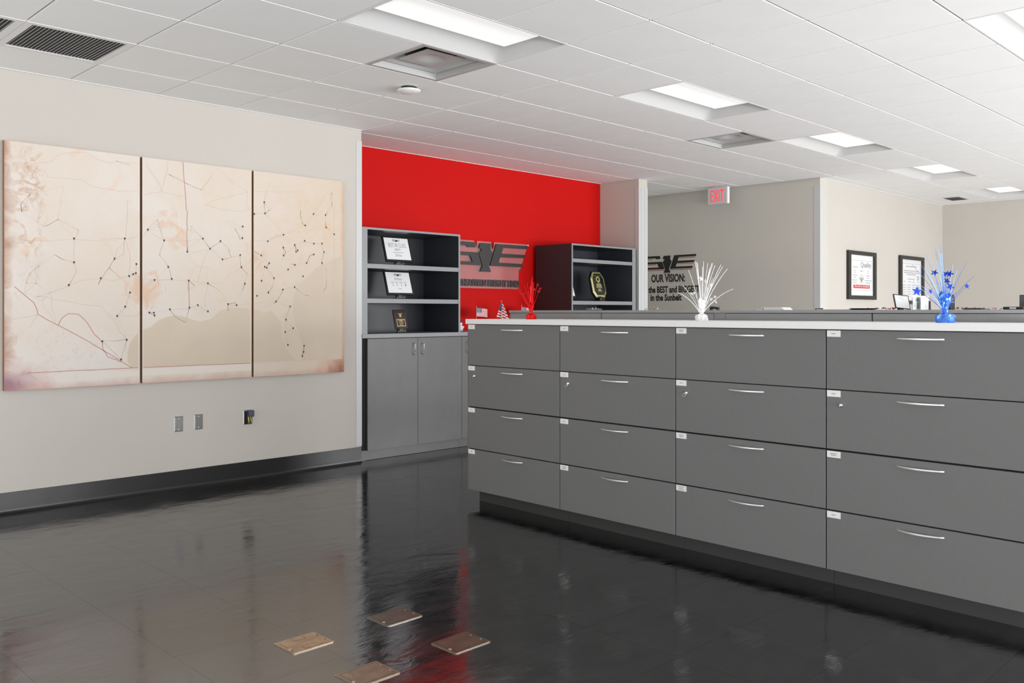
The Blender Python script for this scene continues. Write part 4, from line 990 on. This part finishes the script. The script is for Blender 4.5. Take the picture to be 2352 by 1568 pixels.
# ================= FOIL CENTERPIECES =================
def foil(name, rgb, rough=0.22, metal=0.75):
    return mat(name, rgb, rough, metal, noise=0.25, nscale=60, spec=0.7)
FW_ = Vector((math.cos(0.7866), math.sin(0.7866), 0)); RT_ = Vector((math.sin(0.7866), -math.cos(0.7866), 0))
def star_pts(r, n=5, k=0.42): return [((r if q % 2 == 0 else r * k) * math.sin(PI * q / n), (r if q % 2 == 0 else r * k) * math.cos(PI * q / n)) for q in range(2 * n)]
def centerpiece(s, off, m, mstar, label, rb, hb, tips, stars, scale, seed, neck_h, thick, cup=False):
    rnd = random.Random(seed)
    t = thing('foil_centerpiece', label, 'centerpiece', run(s, off, ZW), 0, 'foil spray centerpieces on the white worktop')
    bm = bmesh.new(); n = 22       # crinkled foil-wrapped weight
    prof = [(0.0, 0.0), (rb * 0.96, 0.0), (rb, hb * 0.2), (rb * 0.98, hb * 0.75), (rb * 0.86, hb), (rb * 0.3, hb * 1.15), (0, hb * 1.15)]
    lathe(bm, prof, n)
    for v in bm.verts:
        if v.co.z > 0.001 and v.co.xy.length > 0.005:
            q = 1 + rnd.uniform(-0.09, 0.07); v.co.x *= q; v.co.y *= q; v.co.z += rnd.uniform(-0.003, 0.003)
    finish('weight', bm, m, t)
    bm = bmesh.new()               # gathered foil neck
    rings = [(rb * 0.34, hb * 1.05), (rb * 0.22, hb * 1.25)] + [(rb * (0.26 + 0.34 * q / 7), hb * 1.25 + neck_h * (q + 1) / 7) for q in range(7)]
    lathe(bm, [(0, hb * 1.05)] + rings, 16)
    for v in bm.verts:
        if v.co.z > hb * 1.1:
            k_ = min(1.0, (v.co.z - hb * 1.1) / neck_h); q = 1 + rnd.uniform(-0.55, 0.5) * (0.4 + 0.6 * k_); v.co.x *= q; v.co.y *= q; v.co.z += rnd.uniform(-0.012, 0.014) * k_
    finish('gathered_foil', bm, m, t)
    zn = hb * 1.2
    for (dx, dz) in tips:
        dp = rnd.uniform(-0.35, 0.35) * (abs(dx * scale) + 0.04)
        end = RT_ * (dx * scale) + FW_ * dp + Vector((0, 0, zn + dz * scale))
        st = RT_ * (rb * 0.25 * (1 if dx > 0 else -1) * rnd.random()) + Vector((0, 0, zn))
        arc = abs(dx) > dz * 1.1
        mid = st.lerp(end, 0.5) + Vector((0, 0, (0.035 if arc else 0.008))) - RT_ * (dx * scale * (0.05 if arc else 0.18))
        pts = [st * (1 - q) ** 2 + mid * 2 * q * (1 - q) + end * q * q for q in [k / 6 for k in range(7)]]
        bm = bmesh.new(); tube(bm, pts, thick, thick * 0.45, 5); finish('foil_strand', bm, m, t)
    for (dx, dz, r) in stars:
        dp = rnd.uniform(-0.3, 0.3) * (abs(dx * scale) + 0.02)
        p = RT_ * (dx * scale) + FW_ * dp + Vector((0, 0, zn + dz * scale))
        bm = bmesh.new(); prism(bm, star_pts(r), lambda u, v, d: (u, d, v), -0.0008, 0.0008)
        o = finish('star', bm, mstar, t); o.location = p; o.rotation_euler = (rnd.uniform(-0.9, 0.9), rnd.uniform(-0.6, 0.6), 0.7866 - PI / 2 + rnd.uniform(-0.9, 0.9))
        # wire that carries the star back to the bundle
        st = Vector((0, 0, zn)); mid = st.lerp(p, 0.55) + Vector((0, 0, 0.02))
        bm = bmesh.new(); tube(bm, [st * (1 - q) ** 2 + mid * 2 * q * (1 - q) + p * q * q for q in [k / 5 for k in range(6)]], 0.0006, n=4); finish('star_wire', bm, mstar, t)
    return t
M_fr, M_frs = foil('red_foil', (0.80, 0.008, 0.012)), foil('red_star_foil', (0.85, 0.02, 0.03), 0.15)
M_fw, M_fws = foil('white_foil', (0.88, 0.88, 0.88), 0.4, 0.0), foil('white_star_foil', (0.88, 0.88, 0.88), 0.4, 0.0)
M_fb, M_fbs = foil('blue_foil', (0.10, 0.26, 0.85)), foil('blue_star_foil', (0.008, 0.05, 0.50), 0.2, 0.5)
centerpiece(0.428, 0.20, M_fr, M_frs, 'red foil spray centerpiece with stars, on the worktop near its left end', 0.036, 0.034,
    [(30, 1000), (80, 860), (-400, 790), (-180, 770), (-110, 840), (-20, 740), (170, 810), (250, 690), (-350, 630), (-60, 560), (60, 600), (110, 500), (0, 900)],
    [(180, 780, 0.015), (250, 680, 0.013), (210, 600, 0.014), (-10, 700, 0.014), (-70, 570, 0.012), (40, 570, 0.012), (-180, 550, 0.012), (90, 660, 0.012)], 0.000247, 3, 0.075, 0.0022)
centerpiece(1.811, 0.20, M_fw, M_fws, 'white foil spray centerpiece with stars, on the worktop in the middle', 0.037, 0.034,
    [(-75, 525), (-55, 520), (-40, 510), (25, 530), (68, 515), (100, 510), (130, 515), (142, 485), (178, 492), (235, 480), (275, 455), (295, 245), (-240, 210), (-185, 290), (-130, 440), (120, 360), (150, 375), (-20, 380), (60, 400), (10, 470), (85, 460)],
    [(-100, 200, 0.014), (-75, 210, 0.010), (100, 145, 0.012), (150, 120, 0.013), (0, 350, 0.014), (40, 330, 0.012), (90, 290, 0.012), (-30, 360, 0.012), (140, 170, 0.010), (60, 250, 0.012)], 0.000562, 7, 0.075, 0.0024)
centerpiece(3.144, 0.20, M_fb, M_fbs, 'blue foil spray centerpiece with stars, on the worktop at the right', 0.042, 0.038,
    [(-75, 1060), (-165, 1060), (-115, 930), (-85, 930), (-25, 830), (-305, 930), (-175, 810), (-325, 750), (-445, 765), (-375, 650), (115, 750), (175, 680), (335, 785), (475, 580), (-515, 500), (-445, 425), (-250, 640), (-60, 700), (40, 650), (-140, 600), (210, 345)],
    [(-430, 340, 0.024), (-385, 350, 0.018), (-155, 630, 0.018), (15, 610, 0.019), (85, 610, 0.019), (75, 410, 0.020), (-15, 310, 0.020), (360, 420, 0.014), (-230, 335, 0.014), (30, 500, 0.018)], 0.000293, 11, 0.085, 0.0016)

# ================= ITEMS ON THE COUNTER BEHIND: flags, plush =================
M_fred = mat('flag_red', lin((196, 36, 44)), 0.7); M_fwht = mat('flag_white', (0.80, 0.79, 0.80), 0.7); M_fblu = mat('flag_blue', lin((56, 52, 108)), 0.7)
M_stick = mat('flag_stick', (0.55, 0.42, 0.22), 0.5)
def flag_cloth(t, w_, h_, place, drape=0):
    bm = bmesh.new(); nx, nz = 20, 26; vs = {}
    for a in range(nx + 1):
        for b in range(nz + 1): vs[a, b] = bm.verts.new(place(a / nx, b / nz))
    for a in range(nx):
        for b in range(nz):
            f = bm.faces.new((vs[a, b], vs[a + 1, b], vs[a + 1, b + 1], vs[a, b + 1]))
            stripe = (nz - 1 - b) // 2
            f.material_index = 2 if (a < nx * 0.42 and b >= nz - 14) else (stripe % 2)
    o = finish('cloth', bm, [M_fred, M_fwht, M_fblu], t, True)
    sol = o.modifiers.new('thickness', 'SOLIDIFY'); sol.thickness = 0.0008
    sb = bmesh.new()
    for r_ in range(7):
        for c_ in range(5):
            u, v = 0.05 + c_ * 0.082 + (0.0 if r_ % 2 == 0 else 0.04), 0.955 - r_ * 0.068
            if u > 0.40: continue
            p = Vector(place(u, v)); k = 0.0022
            box(sb, p.x - k, p.x + k, p.y - 0.0016, p.y - 0.0008, p.z - k, p.z + k)
    s = finish('canton_stars', sb, M_fwht, t); s['kind'] = 'stuff'
def flag(x, y, z0, z1, w_, top, label, drape=False):
    t = thing('hand_flag', label, 'flag', (x, y, ZC), 0, 'small American flags on the counter')
    bm = bmesh.new(); tube(bm, [(0, 0, 0), (0, 0, top - ZC)], 0.0022, n=6); finish('stick', bm, M_stick, t)
    bm = bmesh.new(); lathe(bm, [(0, 0), (0.022, 0), (0.022, 0.008), (0.004, 0.014), (0, 0.014)], 16); finish('base', bm, M_blackm, t)
    bm = bmesh.new(); lathe(bm, [(0, -0.004), (0.003, -0.003), (0.0045, 0.001), (0.002, 0.006), (0, 0.010)], 10, (0, 0, top - ZC)); finish('finial', bm, M_goldm if not drape else M_fwht, t, True)
    if not drape:
        flag_cloth(t, w_, z1 - z0, lambda u, v: (u * w_, 0.010 * math.sin(u * 7) * u, (z0 - ZC) + v * (z1 - z0) - 0.012 * u * u))
    else:
        def pl(u, v):
            a = (1 - v)
            wd = 0.012 + a * 0.105
            x_ = -wd * 0.55 + u * wd * 1.5 + 0.008 * math.sin(u * 14) * a
            return (x_, -0.006 + 0.018 * math.sin(u * 16 + 0.8) * (0.25 + a), (z1 - ZC) - a * (z1 - z0) * (0.85 + 0.3 * u) - u * 0.012)
        flag_cloth(t, w_, z1 - z0, pl)
    return t
flag(4.140, 2.1, F - 0.050, F + 0.044, 0.165, F + 0.060, 'small flag spread flat against the red wall, leftmost of the flags')
flag(4.505, 2.1, F - 0.090, F + 0.108, 0.16, F + 0.116, 'small flag drooping in folds around its stick, in the middle of the flags', True)
flag(4.815, 2.1, F - 0.040, F + 0.054, 0.16, F + 0.072, 'small flag half hidden behind the red foil centerpiece')
M_plush = mat('plush_white', (0.80, 0.79, 0.79), 0.95, bump=0.3, bscale=120)
t = thing('plush_toy', 'small white plush toy with a blue cap beside the left bookcase', 'plush toy', (3.905, 2.1, ZC))
bm = bmesh.new(); lathe(bm, [(0, 0), (0.026, 0.0), (0.036, 0.016), (0.038, 0.034), (0.030, 0.052), (0.022, 0.060), (0.028, 0.072), (0.028, 0.086), (0.02, 0.098), (0, 0.102)], 20); finish('body', bm, M_plush, t, True)
bm = bmesh.new(); lathe(bm, [(0, 0.088), (0.031, 0.088), (0.029, 0.098), (0.018, 0.110), (0.006, 0.116), (0, 0.116)], 18); finish('cap', bm, M_fblu, t, True)
for sx in (-1, 1):
    bm = bmesh.new(); lathe(bm, [(0, -0.012), (0.010, -0.007), (0.012, 0), (0.010, 0.007), (0, 0.012)], 10, (sx * 0.034, -0.014, 0.042)); finish('paw', bm, M_plush, t, True)

# ================= ITEMS ON THE BACK ROW =================
OB = 0.75
def on_top(s, name, label, cat, off=OB, rz=RZ, group=None): return thing(name, label, cat, run(s, off, ZS), rz, group)
def confetti(s, half, n, mats, label, seed, hgt=0.018, r0=0.010):
    rnd = random.Random(seed); bm = bmesh.new()
    for k in range(n):
        r = rnd.uniform(0.5, 1.0) * r0; sb = bmesh.new()
        prism(sb, star_pts(r), lambda u, v, d: (u, v, d), -0.0005, 0.0005, mi=rnd.randrange(len(mats)))
        x = rnd.uniform(-half, half); zz = r * 0.95 + rnd.random() ** 2 * hgt * (1 - abs(x) / half)
        M = Matrix.Translation((x, rnd.uniform(-0.03, 0.03), zz)) @ Matrix.Rotation(rnd.uniform(0, 6), 4, 'Z') @ Matrix.Rotation(rnd.uniform(0.4, 1.5), 4, 'X')
        sb.transform(M); tmp = bpy.data.meshes.new('tmp'); sb.to_mesh(tmp); sb.free(); bm.from_mesh(tmp); bpy.data.meshes.remove(tmp)
    o = finish('foil_confetti', bm, mats); o.location = run(s, OB, ZS); o.rotation_euler = (0, 0, RZ)
    return tag(o, label, 'confetti', None, 'stuff')
M_silver = mat('silver_foil', (0.75, 0.75, 0.77), 0.3, 0.5)
M_pinkf = mat('pink_foil', lin((196, 80, 92)), 0.4)
confetti(0.50, 0.062, 26, [M_silver, M_fws, M_ink], 'pile of silver and white foil stars on the back row, before the right bookcase', 1)
confetti(1.04, 0.05, 18, [M_silver, M_ink, M_fws], 'pile of silver foil stars on the back row, before the partition edge', 2)
confetti(1.455, 0.04, 10, [M_pinkf, M_silver, M_fbs], 'few red and silver foil stars beside the white centerpiece', 3, 0.006, 0.008)
confetti(2.61, 0.085, 30, [M_pinkf, M_fblu, M_ink, M_fred], 'scatter of red and dark foil stars left of the small leaning frame', 4, 0.004, 0.009)
confetti(3.03, 0.06, 20, [M_ink, M_fblu, M_pinkf], 'scatter of dark foil stars just right of the handheld radio', 5, 0.006, 0.008)
confetti(3.09, 0.05, 14, [M_ink, M_silver, M_fred], 'scatter of foil stars behind the dark wallet', 6, 0.010, 0.008).location = run(3.09, OB + 0.12, ZS)
t = on_top(1.529, 'hole_punch', 'small black bridge-shaped desk punch beside the white centerpiece', 'hole punch')
obox('bridge', M_black, t, -0.031, 0.031, -0.012, 0.012, 0.008, 0.0205, 0.002)
for sx in (-1, 1): obox('leg', M_black, t, sx * 0.024 - 0.007, sx * 0.024 + 0.007, -0.011, 0.011, 0.0, 0.0085)
obox('notch_lever', M_blackm, t, -0.026, -0.004, -0.009, 0.009, 0.0205, 0.0235)
t = on_top(1.968, 'storage_case', 'flat white plastic case on the back row between white and blue centerpieces', 'box')
bm = bmesh.new(); prism(bm, [(-0.076, 0), (0.076, 0), (0.066, 0.009), (0.056, 0.0165), (-0.070, 0.0165), (-0.076, 0.012)], lambda u, v, d: (u, d, v), -0.05, 0.05); finish('shell', bm, M_card, t)
obox('port', M_black, t, -0.069, -0.063, -0.0512, -0.049, 0.003, 0.012); obox('foot', M_card, t, -0.06, 0.06, -0.04, 0.04, -0.0001, 0.001)
def sheet(s, w_, n, label, name='paper_sheets', off=OB, m=M_card, rz=0.0):
    t = on_top(s, name, label, 'papers', off, RZ + rz)
    for k in range(n):
        o = obox('sheet', m, t, -w_ / 2, w_ / 2, -0.10, 0.10, 0.0, 0.0012); o.location = (random.uniform(-.004, .004), random.uniform(-.004, .004), k * 0.00125); o.rotation_euler = (0, 0, random.uniform(-.04, .04))
    return t
sheet(1.84, 0.11, 2, 'thin white paper sheets lying just left of the flat white case')
sheet(2.36, 0.18, 3, 'white paper sheets lying right of the white wall corner guard')
t = on_top(2.262, 'marker_pen', 'short black marker pen lying at the left of the papers', 'pen', OB - 0.05)
bm = bmesh.new(); tube(bm, [(-0.022, 0, 0.0045), (0.0, 0, 0.0045), (0.008, 0, 0.0045), (0.024, 0, 0.0045)], 0.0045, n=10); finish('barrel', bm, M_black, t)
obox('clip', M_blackm, t, 0.004, 0.022, -0.001, 0.001, 0.0088, 0.0102)
t = on_top(2.50, 'desk_tray', 'low black oval tray lying flat on the back row', 'tray')
bm = bmesh.new(); lathe(bm, [(0, 0.0), (0.055, 0.0), (0.078, 0.008), (0.080, 0.009), (0.074, 0.009), (0.053, 0.0022), (0, 0.0022)], 28); finish('dish', bm, M_black, t)
obox('liner', M_blackm, t, -0.03, 0.03, -0.03, 0.03, 0.0022, 0.003)
t = on_top(2.715, 'small_frame', 'small leaning black frame with a white letter inside, behind the blue centerpiece', 'picture frame', OB, 0.25 - PI / 4)
e = obox('frame', M_frame, t, -0.048, 0.048, -0.006, 0.0, 0.0, 0.082, 0.001); e.rotation_euler = (-0.38, 0.10, 0); e.location = (0, 0, 0.004)
obox('letter_sheet', M_paper, e, -0.042, 0.042, -0.0066, -0.0058, 0.004, 0.076)
bm = bmesh.new(); words_y(bm, -0.014, 0.014, 0.066, 0.003, -0.0072, 4); words_y(bm, -0.02, 0.02, 0.056, 0.0015, -0.0072, 5); finish('printed_text', bm, M_faint, e)['kind'] = 'stuff'
obox('easel_back', M_frame, t, -0.01, 0.01, 0.004, 0.03, 0.0, 0.03)
def clear_acr():
    m = bpy.data.materials.new('clear_acrylic'); m.use_nodes = True; nt = m.node_tree; nt.nodes.remove(nt.nodes['Principled BSDF'])
    tr = nt.nodes.new('ShaderNodeBsdfTransparent'); gl = nt.nodes.new('ShaderNodeBsdfGlossy'); gl.inputs['Roughness'].default_value = 0.05
    tr.inputs[0].default_value = (0.93, 0.94, 0.94, 1); a = nt.nodes.new('ShaderNodeMixShader'); a.inputs[0].default_value = 0.12
    nt.links.new(tr.outputs[0], a.inputs[1]); nt.links.new(gl.outputs[0], a.inputs[2]); nt.links.new(a.outputs[0], nt.nodes['Material Output'].inputs[0]); return m
M_clear = clear_acr()
for s, lb, kd in ((2.786, 'clear acrylic leaflet holder with a grey photo card, nearer the small frame', 0), (2.826, 'clear acrylic leaflet holder with a plain white card, beside the blue star', 1)):
    t = on_top(s, 'leaflet_holder', lb, 'leaflet holder', OB, -PI / 4, 'acrylic leaflet holders')
    obox('front_pane', M_clear, t, -0.021, 0.021, -0.012, -0.0105, 0.001, 0.074)
    obox('back_pane', M_clear, t, -0.021, 0.021, 0.009, 0.0105, 0.001, 0.074)
    obox('base', M_clear, t, -0.021, 0.021, -0.012, 0.0105, -0.0005, 0.0012)
    c = obox('leaflet', M_paper if kd else M_cert, t, -0.019, 0.019 if kd else 0.017, -0.007, -0.002, 0.0015, 0.068)
    bm = bmesh.new()
    if kd == 0: box(bm, -0.012, 0.012, -0.0078, -0.0068, 0.044, 0.062); box(bm, -0.015, -0.006, -0.0078, -0.0068, 0.014, 0.036); box(bm, 0.004, 0.010, -0.0078, -0.0068, 0.010, 0.038)
    else: box(bm, 0.004, 0.017, -0.0078, -0.0068, 0.006, 0.03); box(bm, -0.017, 0.002, -0.0078, -0.0068, 0.022, 0.024)
    finish('printed_picture', bm, M_line if kd == 0 else M_faint, c)
t = on_top(2.846, 'black_card', 'upright black card standing beside the leaflet holders', 'card', OB + 0.02, -PI / 4)
obox('card', M_black, t, -0.004, 0.004, -0.01, 0.01, 0.0, 0.047, 0.001)
obox('card_foot', M_black, t, -0.006, 0.006, -0.015, 0.015, -0.0002, 0.002)
t = on_top(2.964, 'handheld_radio', 'black handheld radio standing upright behind the blue centerpiece', 'radio', OB, -PI / 4)
obox('body', M_black, t, -0.017, 0.017, -0.010, 0.010, 0.0, 0.068, 0.003, 2)
bm = bmesh.new(); tube(bm, [(0.011, 0, 0.066), (0.011, 0, 0.078)], 0.0045, 0.0042, 10); finish('antenna', bm, M_blackm, t)
obox('screen', mat('radio_screen', (0.09, 0.10, 0.13), 0.2), t, -0.012, 0.008, -0.0108, -0.0095, 0.046, 0.060)
bm = bmesh.new()
for q in range(5): box(bm, -0.010 + q * 0.0042, -0.0075 + q * 0.0042, -0.0108, -0.0095, 0.038, 0.0405)
finish('keypad', bm, M_silver, t)
obox('side_rail', M_steel, t, 0.0168, 0.0182, -0.006, 0.006, 0.012, 0.05)
t = on_top(3.078, 'wallet', 'flat dark wallet with a thin cord lying right of the blue centerpiece', 'wallet')
bm = bmesh.new(); box(bm, -0.043, 0.043, -0.03, 0.03, 0.0, 0.0075, 0.002, 2); finish('cover', bm, mat('wallet_grey', (0.05, 0.05, 0.048), 0.5), t)
obox('flap', M_blackm, t, -0.041, 0.041, -0.028, 0.028, 0.0073, 0.0086)
bm = bmesh.new(); tube(bm, [(0.040, 0, 0.004), (0.055, -0.005, 0.004), (0.066, 0.0, 0.003), (0.070, 0.012, 0.002), (0.05, 0.018, 0.002)], 0.0013, n=6); finish('cord', bm, M_ink, t)
t = on_top(3.262, 'card_reader', 'flat black box with a white label and cord near the monitor', 'card reader')
bm = bmesh.new(); box(bm, -0.046, 0.046, -0.02, 0.02, 0.0, 0.0145, 0.004, 2); finish('housing', bm, M_black, t)
obox('white_label', M_card, t, -0.015, 0.014, -0.0207, -0.0195, 0.004, 0.011)
bm = bmesh.new(); tube(bm, [(-0.045, 0.004, 0.007), (-0.06, 0.006, 0.006), (-0.075, 0.03, 0.0015)], 0.0013, n=6); finish('cord', bm, M_blackm, t)
t = on_top(3.39, 'display_screen', 'small dark display screen cut off by the right edge of the photo', 'display', OB + 0.14)
obox('bezel', M_blackm, t, -0.145, 0.16, -0.010, 0.010, 0.010, 0.0745, 0.002)
obox('screen', M_black, t, -0.135, 0.15, 0.0095, 0.0115, 0.016, 0.068)
obox('rear_cover', mat('display_grey', (0.07, 0.07, 0.072), 0.5), t, -0.142, 0.157, -0.0135, -0.0095, 0.013, 0.0715, 0.0015)
obox('stand', M_blackm, t, -0.02, 0.02, -0.008, 0.008, 0.002, 0.012); obox('foot', M_blackm, t, -0.09, 0.09, -0.04, 0.05, 0.0, 0.003)
C.view_layer.update()
